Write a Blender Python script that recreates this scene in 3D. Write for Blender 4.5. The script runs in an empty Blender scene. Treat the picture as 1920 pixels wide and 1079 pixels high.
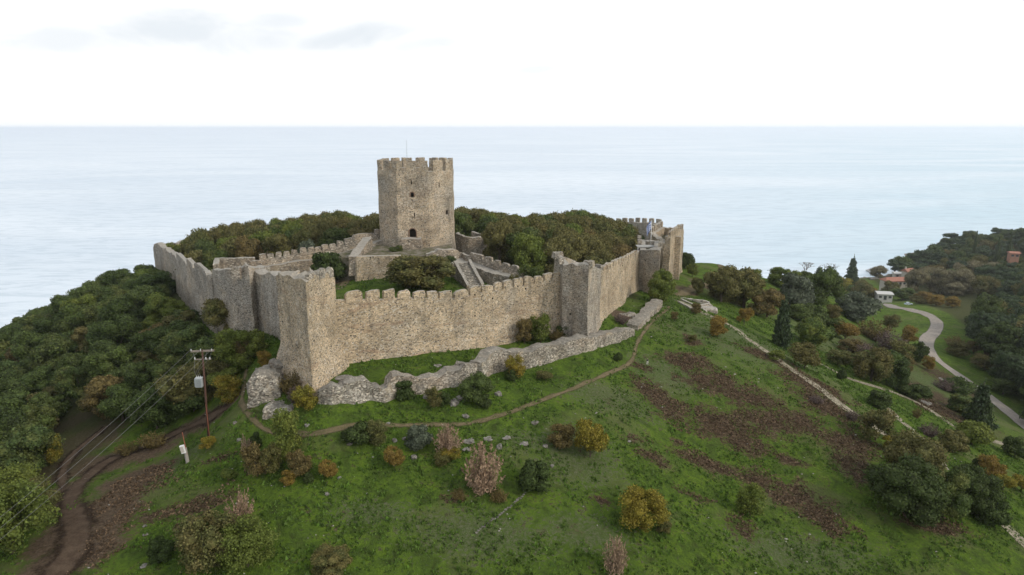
import bpy, bmesh, math, random
import numpy as np
from mathutils import Vector, Matrix
R = math.radians
S = bpy.context.scene
COL = S.collection

# ------------------------------------------------------------------ camera, sky, sun, exposure
FOC, CX, CY = 1280.0, 960.0, 539.5
PITCH = math.atan((539.5-239.5)/FOC)
cP, sP = math.cos(PITCH), math.sin(PITCH)
CAMZ = 95.0
cam = bpy.data.cameras.new("camera"); cam.sensor_width = 36.0; cam.lens = 36.0*FOC/1920.0
cam.clip_start = 0.5; cam.clip_end = 90000.0
camo = bpy.data.objects.new("camera", cam); COL.objects.link(camo)
camo.location = (0, 0, CAMZ); camo.rotation_euler = (math.pi/2-PITCH, 0, 0)
S.camera = camo
S.view_settings.view_transform = 'Standard'; S.view_settings.look = 'None'
S.view_settings.exposure = 0.28; S.view_settings.gamma = 1.0
S.cycles.max_bounces = 6; S.cycles.diffuse_bounces = 3; S.cycles.glossy_bounces = 2
S.cycles.transparent_max_bounces = 6; S.cycles.volume_bounces = 3
S.cycles.use_denoising = True

SUN = Vector((0.76, -0.36, 0.54)).normalized()
W = bpy.data.worlds.new("World"); S.world = W; W.use_nodes = True
wn = W.node_tree; wn.nodes.clear()

class G:
    """small node-graph helper"""
    def __init__(s, nt): s.nt = nt
    def n(s, t, props=None, **inp):
        nd = s.nt.nodes.new(t)
        for k, v in (props or {}).items(): setattr(nd, k, v)
        for k, v in inp.items():
            key = int(k[1:]) if (k[0] == 'i' and k[1:].isdigit()) else k.replace('_', ' ')
            sk = nd.inputs[key]
            if isinstance(v, bpy.types.NodeSocket): s.nt.links.new(v, sk)
            else: sk.default_value = v
        return nd
    def math(s, op, a, b=None, c=None, clamp=False):
        kw = {'i0': a}
        if b is not None: kw['i1'] = b
        if c is not None: kw['i2'] = c
        return s.n('ShaderNodeMath', {'operation': op, 'use_clamp': clamp}, **kw).outputs[0]
    def vmath(s, op, a, b=None):
        kw = {'i0': a}
        if b is not None: kw['i1'] = b
        return s.n('ShaderNodeVectorMath', {'operation': op}, **kw).outputs[0]
    def noise(s, vec, scale, detail=3.0, rough=0.55, dist=0.0):
        return s.n('ShaderNodeTexNoise', None, Vector=vec, Scale=scale, Detail=detail, Roughness=rough, Distortion=dist).outputs[0]
    def mr(s, v, a, b, c=0.0, d=1.0, smooth=True):
        return s.n('ShaderNodeMapRange', {'interpolation_type': 'SMOOTHSTEP' if smooth else 'LINEAR'}, i0=v, i1=a, i2=b, i3=c, i4=d).outputs[0]
    def mix(s, f, a, b, mode='MIX'):
        nd = s.nt.nodes.new('ShaderNodeMix'); nd.data_type = 'RGBA'; nd.blend_type = mode
        for i, v in ((0, f), (6, a), (7, b)):
            if isinstance(v, bpy.types.NodeSocket): s.nt.links.new(v, nd.inputs[i])
            else: nd.inputs[i].default_value = v if i == 0 else (tuple(v)+(1,))[:4]
        return nd.outputs[2]
    def ramp(s, f, stops, interp='LINEAR'):
        nd = s.nt.nodes.new('ShaderNodeValToRGB'); cr = nd.color_ramp; cr.interpolation = interp
        while len(cr.elements) < len(stops): cr.elements.new(0.5)
        for e, (p, c) in zip(cr.elements, stops):
            e.position = p; e.color = (tuple(c)+(1,))[:4]
        s.nt.links.new(f, nd.inputs[0]); return nd.outputs[0]
    def link(s, a, b): s.nt.links.new(a, b)

g = G(wn)
out = g.n('ShaderNodeOutputWorld')
skyn = g.n('ShaderNodeTexSky', {'sky_type': 'NISHITA', 'sun_disc': False})
skyn.sun_elevation = math.asin(SUN.z); skyn.sun_rotation = math.atan2(SUN.x, SUN.y)
skyn.air_density = 1.0; skyn.dust_density = 2.5
bg1 = g.n('ShaderNodeBackground', None, Color=skyn.outputs[0], Strength=0.10)
gd = g.n('ShaderNodeNewGeometry').outputs['Position']   # world: direction
tc = g.n('ShaderNodeTexCoord').outputs['Generated']
sep = g.n('ShaderNodeSeparateXYZ', None, Vector=tc)
el = sep.outputs[2]
flat = g.n('ShaderNodeCombineXYZ', None, X=sep.outputs[0], Y=sep.outputs[1], Z=g.math('MULTIPLY', el, 3.2)).outputs[0]
cl = g.noise(g.vmath('ADD', flat, (5.0, 1.35, 0.4)), 6.5, 5.0, 0.6, 0.9)
wide = g.noise(g.vmath('ADD', flat, (7.1, 2.0, 0.0)), 1.6, 2.0, 0.5)
band = g.math('MULTIPLY', g.mr(el, 0.055, 0.115), g.mr(el, 0.26, 0.18))
west = g.mr(sep.outputs[0], 0.10, -0.12)
nrm_ = g.vmath('NORMALIZE', tc); sn = g.n('ShaderNodeSeparateXYZ', None, Vector=nrm_)
cm = None
for (ax_, el_, rx_, re_, am_) in ((-0.43, 0.118, 0.085, 0.022, 1.0), (-0.335, 0.112, 0.075, 0.024, .8), (-0.30, 0.135, 0.05, 0.014, .8), (-0.215, 0.118, 0.085, 0.020, 1.0), (-0.12, 0.112, 0.06, 0.010, .6), (-0.53, 0.100, 0.06, 0.018, .7), (0.03, 0.078, 0.03, 0.005, .45)):
    qx = g.math('DIVIDE', g.math('SUBTRACT', sn.outputs[0], ax_), rx_); qz = g.math('DIVIDE', g.math('SUBTRACT', g.math('SUBTRACT', sn.outputs[2], el_), g.math('MULTIPLY', g.math('SUBTRACT', sn.outputs[0], ax_), .12)), re_)
    dd = g.math('ADD', g.math('MULTIPLY', qx, qx), g.math('MULTIPLY', qz, qz))
    bl = g.math('MULTIPLY', g.mr(g.math('ADD', dd, g.math('MULTIPLY', g.math('SUBTRACT', cl, 0.5), -3.2)), 1.5, -0.2), am_)
    cm = bl if cm is None else g.math('MAXIMUM', cm, bl)
# overcast layer: dimmed towards the unseen zenith to deepen shading, soft grey patches
base = g.ramp(g.mr(el, 0.0, 1.0, 0, 1, False), [(0.0, (1.02, 1.03, 1.04)), (0.12, (1.05, 1.05, 1.05)), (0.30, (0.98, 0.99, 1.01)), (0.60, (0.76, 0.785, 0.82)), (1.0, (0.70, 0.73, 0.78))])
base = g.mix(g.math('MULTIPLY', g.mr(wide, 0.4, 0.7), 0.06), base, (0.86, 0.90, 0.95))
base = g.mix(cm, base, (0.80, 0.845, 0.89))
# unseen sky shaped for wall contrast: brighter sunward, dimmed on the far side
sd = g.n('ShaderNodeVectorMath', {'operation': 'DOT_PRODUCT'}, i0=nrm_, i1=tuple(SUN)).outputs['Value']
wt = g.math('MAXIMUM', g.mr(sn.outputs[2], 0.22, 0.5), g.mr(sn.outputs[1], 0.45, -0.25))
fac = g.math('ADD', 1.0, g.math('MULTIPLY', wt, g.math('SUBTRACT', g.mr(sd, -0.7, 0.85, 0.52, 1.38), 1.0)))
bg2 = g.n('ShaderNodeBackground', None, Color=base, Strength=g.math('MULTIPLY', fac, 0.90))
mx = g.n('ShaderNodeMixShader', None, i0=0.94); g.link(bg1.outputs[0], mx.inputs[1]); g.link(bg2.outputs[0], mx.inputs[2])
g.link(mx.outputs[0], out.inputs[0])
W.cycles.sampling_method = 'MANUAL'; W.cycles.sample_map_resolution = 256

sun = bpy.data.lights.new("sun", 'SUN'); sun.energy = 1.5; sun.angle = R(10); sun.color = (1.0, 0.90, 0.76)
suno = bpy.data.objects.new("sun", sun); COL.objects.link(suno)
suno.rotation_euler = SUN.to_track_quat('Z', 'Y').to_euler(); suno.location = (60, -30, 200)

# ------------------------------------------------------------------ projection helpers (pixel of the 1920-wide photo <-> place)
def ray(px, py):
    u = (px-CX)/FOC; v = (CY-py)/FOC
    dy = cP+v*sP; dz = -sP+v*cP
    return u/dy, dz/dy            # x and z per metre of y
def at(px, py, Y):
    a, b = ray(px, py); return (a*Y, Y, CAMZ+b*Y)
def topix(x, y, z):
    z = z-CAMZ; d = y*cP-z*sP; upc = y*sP+z*cP
    return CX+FOC*x/d, CY-FOC*upc/d

# ------------------------------------------------------------------ numpy value noise
def _h(i, j, k, s):
    n = (i.astype(np.int64)*73856093) ^ (j.astype(np.int64)*19349663) ^ (k.astype(np.int64)*83492791) ^ (s*2654435)
    n = (n ^ (n >> 13)) & 0x7fffffff
    n = (n*(n*n*15731+789221)+1376312589) & 0x7fffffff
    return n/1073741824.0-1.0
def vn(p, s=0):
    p = np.asarray(p, float); f = np.floor(p); t = p-f; t = t*t*(3-2*t); i = f.astype(np.int64)
    r = 0
    for a in (0, 1):
        wa = t[:, 0] if a else 1-t[:, 0]
        for b in (0, 1):
            wb = t[:, 1] if b else 1-t[:, 1]
            for c in (0, 1):
                wc = t[:, 2] if c else 1-t[:, 2]
                r = r+wa*wb*wc*_h(i[:, 0]+a, i[:, 1]+b, i[:, 2]+c, s)
    return r
def fbm(p, s=0, o=3):
    p = np.asarray(p, float); r = 0; a = 1.0
    for k in range(o):
        r = r+a*vn(p*(2**k)+k*17.3, s+k); a *= 0.5
    return r
def vn1(x, y, z, s=0): return float(vn(np.array([[x, y, z]]), s)[0])

# ------------------------------------------------------------------ object helpers
def tag(o, label=None, cat=None, group=None, kind=None):
    if label: o['label'] = label
    if cat: o['category'] = cat
    if group: o['group'] = group
    if kind: o['kind'] = kind
    return o
def mesh(name, V, F, mats=None, smooth=False):
    me = bpy.data.meshes.new(name)
    V = np.asarray(V, float)
    if isinstance(F, np.ndarray):
        nf, k = F.shape
        me.vertices.add(len(V)); me.vertices.foreach_set('co', V.ravel())
        me.loops.add(nf*k); me.loops.foreach_set('vertex_index', F.astype(np.int32).ravel())
        me.polygons.add(nf); me.polygons.foreach_set('loop_start', np.arange(nf, dtype=np.int32)*k)
        me.update(calc_edges=True)
    else:
        me.from_pydata([tuple(v) for v in V], [], [tuple(f) for f in F]); me.update()
    for m in (mats if isinstance(mats, (list, tuple)) else [mats] if mats else []): me.materials.append(m)
    if smooth: me.polygons.foreach_set('use_smooth', [True]*len(me.polygons))
    return me
def link(name, me, parent=None):
    o = bpy.data.objects.new(name, me); COL.objects.link(o)
    if parent is not None: o.parent = parent
    return o
def empty(name, loc=(0, 0, 0)):
    o = bpy.data.objects.new(name, None); COL.objects.link(o); o.location = loc; o.empty_display_size = 0.5
    return o
class MB:
    def __init__(s): s.v = []; s.f = []
    def box(s, c, d, rz=0.0, tilt=None):
        M = Matrix.Rotation(rz, 3, 'Z')
        if tilt is not None: M = M @ tilt
        n = len(s.v)
        for sx in (-.5, .5):
            for sy in (-.5, .5):
                for sz in (-.5, .5):
                    s.v.append(tuple(Vector(c)+M @ Vector((sx*d[0], sy*d[1], sz*d[2]))))
        for f in ((0, 1, 3, 2), (4, 6, 7, 5), (0, 4, 5, 1), (2, 3, 7, 6), (0, 2, 6, 4), (1, 5, 7, 3)): s.f.append(tuple(n+i for i in f))
        return s
    def tube(s, pts, rad, k=8):
        pts = [Vector(p) for p in pts]; n0 = len(s.v)
        for i, p in enumerate(pts):
            d = (pts[min(i+1, len(pts)-1)]-pts[max(i-1, 0)]).normalized()
            a = d.orthogonal().normalized() if i == 0 else (a-d*a.dot(d)).normalized()
            b = d.cross(a); r = rad[i] if isinstance(rad, (list, tuple)) else rad
            for q in range(k):
                t = 2*math.pi*q/k; s.v.append(tuple(p+a*math.cos(t)*r+b*math.sin(t)*r))
        for i in range(len(pts)-1):
            for q in range(k):
                s.f.append((n0+i*k+q, n0+i*k+(q+1) % k, n0+(i+1)*k+(q+1) % k, n0+(i+1)*k+q))
        s.f.append(tuple(n0+q for q in range(k))[::-1]); s.f.append(tuple(n0+(len(pts)-1)*k+q for q in range(k)))
        return s
    def build(s, name, mat, parent=None, smooth=False):
        return link(name, mesh(name, s.v, s.f, mat, smooth), parent)

# ------------------------------------------------------------------ materials
def newmat(name):
    m = bpy.data.materials.new(name); m.use_nodes = True; m.node_tree.nodes.clear()
    g = G(m.node_tree); o = g.n('ShaderNodeOutputMaterial')
    return m, g, o
def finish(g, o, col, rough=0.9, bump=None, bstr=0.5, bdist=0.1, spec=0.2, alpha=None):
    kw = {'Base_Color': col, 'Roughness': rough, 'Specular_IOR_Level': spec}
    p = g.n('ShaderNodeBsdfPrincipled', None, **{k: (v if not isinstance(v, tuple) else v+(1,)) for k, v in kw.items()})
    if bump is not None:
        b = g.n('ShaderNodeBump', None, Strength=bstr, Distance=bdist, Height=bump); g.link(b.outputs[0], p.inputs['Normal'])
    if alpha is not None:
        g.link(alpha, p.inputs['Alpha'])
    g.link(p.outputs[0], o.inputs[0]); return p
def pos(g): return g.n('ShaderNodeNewGeometry').outputs['Position']

def stone_mat(name, warm=(0.60, 0.475, 0.325), grey=(0.43, 0.385, 0.315), bias=0.5, scale=5.2, contrast=0.75, brick=0.6, holes=True, top=(0.40, 0.385, 0.345)):
    m, g, o = newmat(name); P = pos(g)
    wob = g.n('ShaderNodeTexNoise', None, Vector=P, Scale=1.7, Detail=2.0).outputs[1]
    Pd = g.vmath('ADD', P, g.vmath('MULTIPLY', g.vmath('SUBTRACT', wob, (.5, .5, .5)), (.35, .35, .2)))
    Ps = g.vmath('MULTIPLY', Pd, (1.0, 1.0, 1.75))
    vo = g.n('ShaderNodeTexVoronoi', None, Vector=Ps, Scale=scale, Randomness=0.9)
    ve = g.n('ShaderNodeTexVoronoi', {'feature': 'DISTANCE_TO_EDGE'}, Vector=Ps, Scale=scale, Randomness=0.9).outputs[0]
    cr = g.n('ShaderNodeSeparateColor', None, Color=vo.outputs[1])
    big = g.noise(P, 0.16, 4.0, 0.6, 0.4); mid = g.noise(P, 0.9, 4.0, 0.65); fine = g.noise(P, 9.0, 3.0, 0.7)
    base = g.mix(g.mr(g.math('ADD', g.math('MULTIPLY', big, 0.6), g.math('MULTIPLY', mid, 0.4)), bias-0.10, bias+0.10), grey, warm)
    lum = g.math('ADD', g.math('MULTIPLY', cr.outputs[0], 1.05*contrast), 1.0-0.55*contrast)
    st = g.mix(1.0, base, g.n('ShaderNodeCombineColor', None, Red=lum, Green=lum, Blue=lum).outputs[0], 'MULTIPLY')
    # a few dark-grey and a few pale stones
    st = g.mix(g.mr(cr.outputs[1], 0.84, 0.9), st, (0.15, 0.135, 0.115))
    st = g.mix(g.mr(cr.outputs[2], 0.86, 0.9), st, (0.66, 0.60, 0.51))
    # brick courses / reddish repairs
    bz = g.noise(g.vmath('MULTIPLY', P, (0.16, 0.16, 1.3)), 1.0, 4.0, 0.7)
    st = g.mix(g.math('MULTIPLY', g.mr(bz, 0.565, 0.66), brick), st, (0.30, 0.165, 0.105))
    mort = g.mix(mid, tuple(c*1.05 for c in warm), tuple(c*0.85 for c in grey))
    col = g.mix(g.mr(ve, 0.02, 0.11), mort, st)
    # weather staining: vertical streaks and lichen
    stk = g.noise(g.vmath('MULTIPLY', P, (0.9, 0.9, 0.13)), 1.0, 4.0, 0.65)
    col = g.mix(g.math('MULTIPLY', g.mr(stk, 0.54, 0.74), 0.5), col, (0.15, 0.14, 0.12))
    col = g.mix(g.math('MULTIPLY', g.mr(fine, 0.52, 0.8), 0.30), col, (0.10, 0.09, 0.075))
    col = g.mix(g.math('MULTIPLY', g.mr(g.noise(P, 0.35, 3.0, 0.6, 0.8), 0.56, 0.70), 0.45), col, (0.62, 0.50, 0.35))
    lv = g.mr(g.noise(P, 0.22, 4.0, 0.65, 1.0), 0.36, 0.64, 0.80, 1.12)
    col = g.mix(1.0, col, g.n('ShaderNodeCombineColor', None, Red=lv, Green=lv, Blue=g.math('MULTIPLY', lv, .98)).outputs[0], 'MULTIPLY')
    nz = g.n('ShaderNodeSeparateXYZ', None, Vector=g.n('ShaderNodeNewGeometry').outputs['True Normal']).outputs[2]
    col = g.mix(g.math('MULTIPLY', g.mr(nz, 0.5, 0.85), 0.65), col, top)   # lichened wall tops
    if holes:
        hv = g.n('ShaderNodeTexVoronoi', None, Vector=P, Scale=0.55, Randomness=0.75)
        hm = g.math('MULTIPLY', g.math('LESS_THAN', hv.outputs[0], 0.075), g.math('LESS_THAN', nz, 0.5))
        col = g.mix(hm, col, (0.012, 0.010, 0.008))
    hgt = g.math('ADD', g.mr(ve, 0.0, 0.12), g.math('ADD', g.math('MULTIPLY', cr.outputs[1], 0.5), g.math('MULTIPLY', fine, 0.5)))
    finish(g, o, col, 0.95, hgt, 0.9, 0.09, 0.1)
    return m
M = {}
M['wall'] = stone_mat('warm_rubble_stone', bias=0.43, brick=0.5)
M['keep'] = stone_mat('keep_rubble_stone', (0.58, 0.465, 0.33), (0.40, 0.365, 0.31), 0.48, 5.0, brick=0.35, holes=False)
M['grey'] = stone_mat('grey_rubble_stone', (0.52, 0.43, 0.33), (0.385, 0.36, 0.32), 0.54, 5.0, brick=0.15)
M['inner'] = stone_mat('inner_ward_stone', (0.41, 0.33, 0.245), (0.29, 0.268, 0.232), 0.50, 3.6, brick=0.15, holes=False)
M['ruin'] = stone_mat('ruined_grey_stone', (0.42, 0.34, 0.26), (0.34, 0.32, 0.28), 0.55, 4.3, 1.15, 0.25, holes=False, top=(0.27, 0.255, 0.22))
M['weedy'] = None
M['steps'] = stone_mat('worn_step_stone', (0.30, 0.25, 0.19), (0.20, 0.19, 0.165), 0.5, 4.0, brick=0.0, holes=False)
M['copng'] = stone_mat('pale_lime_render', (0.50, 0.44, 0.36), (0.42, 0.39, 0.35), 0.5, 2.6, 0.5, 0.0, holes=False)

def simple(name, col, rough=0.8, var=0.25, scale=8.0, metal=0.0, spec=0.3):
    m, g, o = newmat(name)
    tcn = g.n('ShaderNodeTexCoord').outputs['Object']
    n = g.noise(tcn, scale, 3.0)
    c = g.mix(n, tuple(x*(1-var) for x in col), tuple(min(1, x*(1+var)) for x in col))
    p = finish(g, o, c, rough, spec=spec); p.inputs['Metallic'].default_value = metal
    return m
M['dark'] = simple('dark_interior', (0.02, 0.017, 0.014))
M['wood_pole'] = simple('tarred_pole_wood', (0.075, 0.040, 0.028), 0.85, 0.35, 5)
M['wood'] = simple('weathered_wood', (0.20, 0.17, 0.14), 0.9, 0.35, 6)
M['metal'] = simple('galvanised_metal', (0.42, 0.45, 0.46), 0.5, 0.12, 6, 0.3)
M['porc'] = simple('porcelain', (0.50, 0.52, 0.50), 0.3)
M['wire'] = simple('aluminium_wire', (0.19, 0.19, 0.19), 0.5, 0.1)
M['white'] = simple('white_paint', (0.72, 0.73, 0.72), 0.6, 0.08, 5)
M['rust'] = simple('rusty_pipe', (0.28, 0.10, 0.06), 0.7, 0.3)
M['concrete'] = simple('post_concrete', (0.30, 0.28, 0.25), 0.9)
M['bark'] = simple('bark', (0.085, 0.065, 0.048), 0.95, 0.4, 5)
M['greybark'] = simple('grey_bark', (0.20, 0.185, 0.17), 0.95, 0.3, 5)
M['brick'] = simple('old_red_brick', (0.22, 0.145, 0.10), 0.95, 0.4, 6)
M['tileroof'] = simple('terracotta_roof', (0.33, 0.155, 0.11), 0.85, 0.25, 2.0)
M['plaster'] = simple('cream_plaster', (0.44, 0.41, 0.36), 0.9, 0.08, 1.0)
M['redwall'] = simple('ochre_plaster', (0.33, 0.18, 0.125), 0.9, 0.1, 1.0)
M['roofwhite'] = simple('white_roof_sheet', (0.50, 0.49, 0.47), 0.7, 0.08, 1.0)
M['glass'] = simple('dark_glass', (0.07, 0.075, 0.08), 0.15, 0.1, 2.0, 0, 0.5)
M['carpaint'] = simple('car_paint', (0.42, 0.50, 0.56), 0.3, 0.05, 2, 0.5, 0.5)
M['tyre'] = simple('tyre_rubber', (0.02, 0.02, 0.02), 0.9)
M['slatgrey'] = simple('walkway_slab', (0.36, 0.36, 0.34), 0.9)

def rock_mat():
    m, g, o = newmat('limestone_rock'); P = pos(g)
    a = g.noise(P, 1.4, 5.0, 0.65, 0.6); b = g.noise(P, 7.0, 4.0, 0.7)
    c = g.ramp(a, [(0.34, (0.09, 0.08, 0.068)), (0.5, (0.22, 0.205, 0.18)), (0.66, (0.33, 0.315, 0.285))])
    c = g.mix(g.math('MULTIPLY', g.mr(b, 0.45, 0.7), 0.5), c, (0.10, 0.095, 0.08))
    finish(g, o, c, 0.95, g.math('ADD', a, g.math('MULTIPLY', b, 0.4)), 0.9, 0.25, 0.1); return m
M['rock'] = rock_mat()
# ------------------------------------------------------------------ terrain
CP = []
def cp(*a):
    for (px, py, Y) in a: CP.append(at(px, py, Y))
def cw(*a):
    for (x, y, z) in a: CP.append((x, y, CAMZ+z))
# outside foot of the walls
cp((585, 722, 68), (522, 693, 76), (632, 690, 76), (750, 672, 80.4), (850, 655, 84.6), (960, 641, 90), (1050, 629, 93.5), (1103, 632, 90), (1128, 605, 99),
   (1165, 574, 115), (1200, 549, 131), (1238, 560, 126), (1262, 531, 144), (1283, 512, 165))
cp((473, 620, 92), (519, 643, 84.2), (503, 639, 86), (488, 662, 81), (505, 675, 78.5))
cw((-44, 92, -31.5), (-56, 108, -33), (-72, 132, -34.5), (-88, 158, -36))
# ruined outer wall and path
cp((600, 758, 65), (700, 752, 68.5), (800, 735, 72), (900, 706, 77), (990, 690, 83), (1100, 660, 91), (1190, 632, 98), (1240, 577, 117),
   (455, 745, 70), (500, 808, 66), (570, 812, 66), (700, 800, 67), (860, 795, 68), (1000, 760, 73), (1120, 710, 82), (1185, 680, 91), (1262, 562, 124))
# front slope
cp((900, 900, 60), (700, 900, 59), (500, 930, 57), (300, 940, 60), (960, 1079, 50), (700, 1079, 49.5), (400, 1079, 49), (150, 1060, 51), (1200, 1040, 54),
   (1200, 880, 66), (1340, 700, 91), (1340, 800, 80), (1450, 900, 72), (1450, 1060, 59), (1700, 1000, 64), (1900, 1060, 62))
cp((391, 822, 73), (240, 880, 70), (0, 900, 72), (0, 1079, 50), (130, 930, 64), (110, 800, 92), (300, 800, 82))
# right slope: stone paths, road, plain
cp((1270, 567, 122), (1400, 635, 108), (1590, 770, 90), (1770, 900, 76), (1920, 1020, 67), (1700, 745, 112), (1785, 800, 104), (1890, 835, 104),
   (1530, 680, 118), (1620, 650, 150), (1500, 590, 152), (1400, 560, 155), (1920, 795, 128), (1850, 740, 148), (1790, 690, 170), (1745, 650, 192), (1740, 620, 222), (1700, 578, 262), (1635, 570, 282),
   (1800, 590, 262), (1920, 640, 215), (1920, 700, 172), (1640, 610, 222))
cp((1330, 492, 185), (1300, 520, 158), (1440, 524, 190), (1500, 540, 198), (1570, 566, 205), (1350, 512, 170))
# castle interior and what lies behind the ridge
cw((-20, 100, -24.8), (-8, 104, -25), (-30, 105, -25.5), (-15, 116, -24.3), (0, 112, -25.6), (-38, 110, -27.5), (-45, 122, -29), (-60, 150, -31), (-62, 135, -31), (0, 150, -27), (-20, 150, -26.5), (-20, 175, -29), (22, 150, -30), (10, 125, -26.5), (15, 175, -31), (-50, 175, -31.5))
cw((0, 215, -46), (-60, 205, -50), (50, 215, -58), (0, 260, -80), (-60, 245, -82), (90, 240, -78), (60, 300, -100), (-110, 200, -66))
cw((-112, 165, -48.5), (-114, 140, -50), (-90, 120, -44.5), (-70, 100, -41.5), (-110, 105, -53), (-150, 165, -62), (-150, 120, -64), (-130, 80, -60), (-180, 150, -80), (-230, 150, -110), (-230, 60, -110), (-90, 70, -50), (-80, 40, -50))
cw((0, 0, -52), (0, 28, -43), (-50, 20, -46), (50, 20, -50), (100, 40, -60), (120, 90, -62))
# headland, beach, sea floor
cw((150, 330, -90), (185, 420, -97), (225, 436, -95.6), (150, 400, -101), (232, 400, -91), (240, 350, -85), (200, 330, -83), (255, 450, -96), (262, 432, -92), (300, 460, -91), (325, 480, -88), (380, 500, -84), (440, 500, -81),
   (300, 540, -98), (360, 590, -104), (460, 600, -104), (300, 380, -83), (280, 320, -79), (380, 400, -82), (460, 400, -78), (230, 270, -73), (350, 300, -70), (500, 250, -74), (250, 160, -62), (400, 100, -75),
   (0, 420, -112), (100, 480, -112), (200, 600, -115), (-200, 300, -115), (-350, 100, -115), (-300, -50, -110), (0, -80, -75), (200, -60, -75), (450, 0, -80), (650, 500, -84), (650, 800, -110), (300, 850, -118), (-100, 850, -118))
CPa = np.array(CP)
def _ker(d): return np.sqrt(d*d+16.0)
def fit(C):
    n = len(C); A = np.zeros((n+3, n+3))
    D = np.hypot(C[:, None, 0]-C[None, :, 0], C[:, None, 1]-C[None, :, 1])
    A[:n, :n] = _ker(D)-np.eye(n)*1.2; A[:n, n] = 1; A[:n, n+1] = C[:, 0]; A[:n, n+2] = C[:, 1]; A[n:, :n] = A[:n, n:].T
    return np.linalg.solve(A, np.concatenate([C[:, 2], np.zeros(3)]))
COEF = fit(CPa)
def hraw(x, y):
    x = np.asarray(x, float); y = np.asarray(y, float); sh = x.shape; x = x.ravel(); y = y.ravel(); out = np.zeros(len(x))
    for a in range(0, len(x), 20000):
        xs, ys = x[a:a+20000], y[a:a+20000]
        D = np.hypot(xs[:, None]-CPa[None, :, 0], ys[:, None]-CPa[None, :, 1])
        out[a:a+20000] = _ker(D) @ COEF[:-3]+COEF[-3]+COEF[-2]*xs+COEF[-1]*ys
    p = np.stack([x, y, x*0], 1)
    far = np.clip((np.hypot(x, y-80)-150)/300, 0, 1)
    out += (0.16+0.5*far)*fbm(p/5.0, 3, 3)+0.05*vn(p/0.9, 9)
    return np.maximum(out, CAMZ-122).reshape(sh)
def axis(lo, f0, f1, m0, m1, hi, fs, ms, gr=1.12):
    a = list(np.arange(f0, f1, fs))
    l = []; x = f0; 
    while x > m0: x -= ms; l.append(x)
    st = ms
    while x > lo: st *= gr; x -= st; l.append(x)
    r = []; x = a[-1]
    while x < m1: x += ms; r.append(x)
    st = ms
    while x < hi: st *= gr; x += st; r.append(x)
    return np.array(l[::-1]+a+r)
GX = axis(-900, -62, 72, -170, 300, 1100, 0.62, 2.2)
GY = axis(-400, 40, 130, 0, 320, 1100, 0.62, 2.2)
XX, YY = np.meshgrid(GX, GY); ZZ = hraw(XX, YY)
def ground(x, y):
    i = min(max(int(np.searchsorted(GX, x))-1, 0), len(GX)-2); j = min(max(int(np.searchsorted(GY, y))-1, 0), len(GY)-2)
    tx = (x-GX[i])/(GX[i+1]-GX[i]); ty = (y-GY[j])/(GY[j+1]-GY[j])
    return float((ZZ[j, i]*(1-tx)+ZZ[j, i+1]*tx)*(1-ty)+(ZZ[j+1, i]*(1-tx)+ZZ[j+1, i+1]*tx)*ty)
def groundv(x, y):
    i = np.clip(np.searchsorted(GX, x)-1, 0, len(GX)-2); j = np.clip(np.searchsorted(GY, y)-1, 0, len(GY)-2)
    tx = (x-GX[i])/(GX[i+1]-GX[i]); ty = (y-GY[j])/(GY[j+1]-GY[j])
    return (ZZ[j, i]*(1-tx)+ZZ[j, i+1]*tx)*(1-ty)+(ZZ[j+1, i]*(1-tx)+ZZ[j+1, i+1]*tx)*ty
def hit(px, py, y0=30.0, y1=700.0):
    """first meeting of the sight line with the ground"""
    a, b = ray(px, py); Y = np.arange(y0, y1, 0.25)
    below = (CAMZ+b*Y) < groundv(a*Y, Y)
    if not below.any(): Yh = y1
    else: Yh = Y[np.argmax(below)]-0.12
    return a*Yh, Yh, ground(a*Yh, Yh)

# masks on the ground: soil (bare dark earth), dry (dull, stony grass), leaf litter under the woods
def blob(mask, pts, val=1.0):
    for (px, py, rx, ry) in pts:
        x, y, z = hit(px, py); x2 = hit(px+rx, py)[0]-x; y2 = abs(hit(px, py-ry)[1]-y)
        d = ((XX-x)/max(x2, .3))**2+((YY-y)/max(y2, .3))**2
        mask[:] = np.maximum(mask, val*np.exp(-d*0.9))
soil = np.zeros_like(ZZ); dry = np.zeros_like(ZZ); bare = np.zeros_like(ZZ)
blob(soil, [(1290, 680, 45, 18), (1340, 715, 55, 22), (1400, 745, 60, 25), (1440, 790, 55, 30), (1350, 800, 70, 35), (1400, 835, 45, 22), (1500, 790, 45, 22), (1545, 760, 45, 25), (1520, 720, 40, 15), (1590, 830, 50, 25), (1610, 880, 40, 30),
            (1420, 900, 40, 20), (1480, 930, 55, 30), (1530, 960, 40, 30), (1560, 990, 30, 25), (1390, 990, 25, 20), (1220, 735, 35, 18), (1250, 760, 40, 20), (1225, 860, 28, 12), (1185, 825, 18, 9), (1330, 870, 60, 12), (1660, 700, 30, 14), (1630, 655, 25, 12), (1750, 990, 60, 14),
            (1200, 690, 20, 7), (1440, 670, 30, 9), (1480, 865, 30, 10), (1300, 640, 20, 8), (1130, 940, 18, 6), (1300, 930, 30, 7), (1270, 830, 14, 6), (1790, 720, 30, 20), (1745, 740, 30, 15), (1770, 770, 40, 15)], 1.0)
blob(soil, [(370, 950, 55, 22), (300, 965, 45, 14), (270, 900, 45, 18), (230, 920, 40, 30), (210, 980, 45, 30), (180, 1030, 50, 30), (850, 940, 25, 8), (410, 860, 30, 8), (480, 880, 20, 8), (340, 990, 20, 10)], 0.9)
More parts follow.
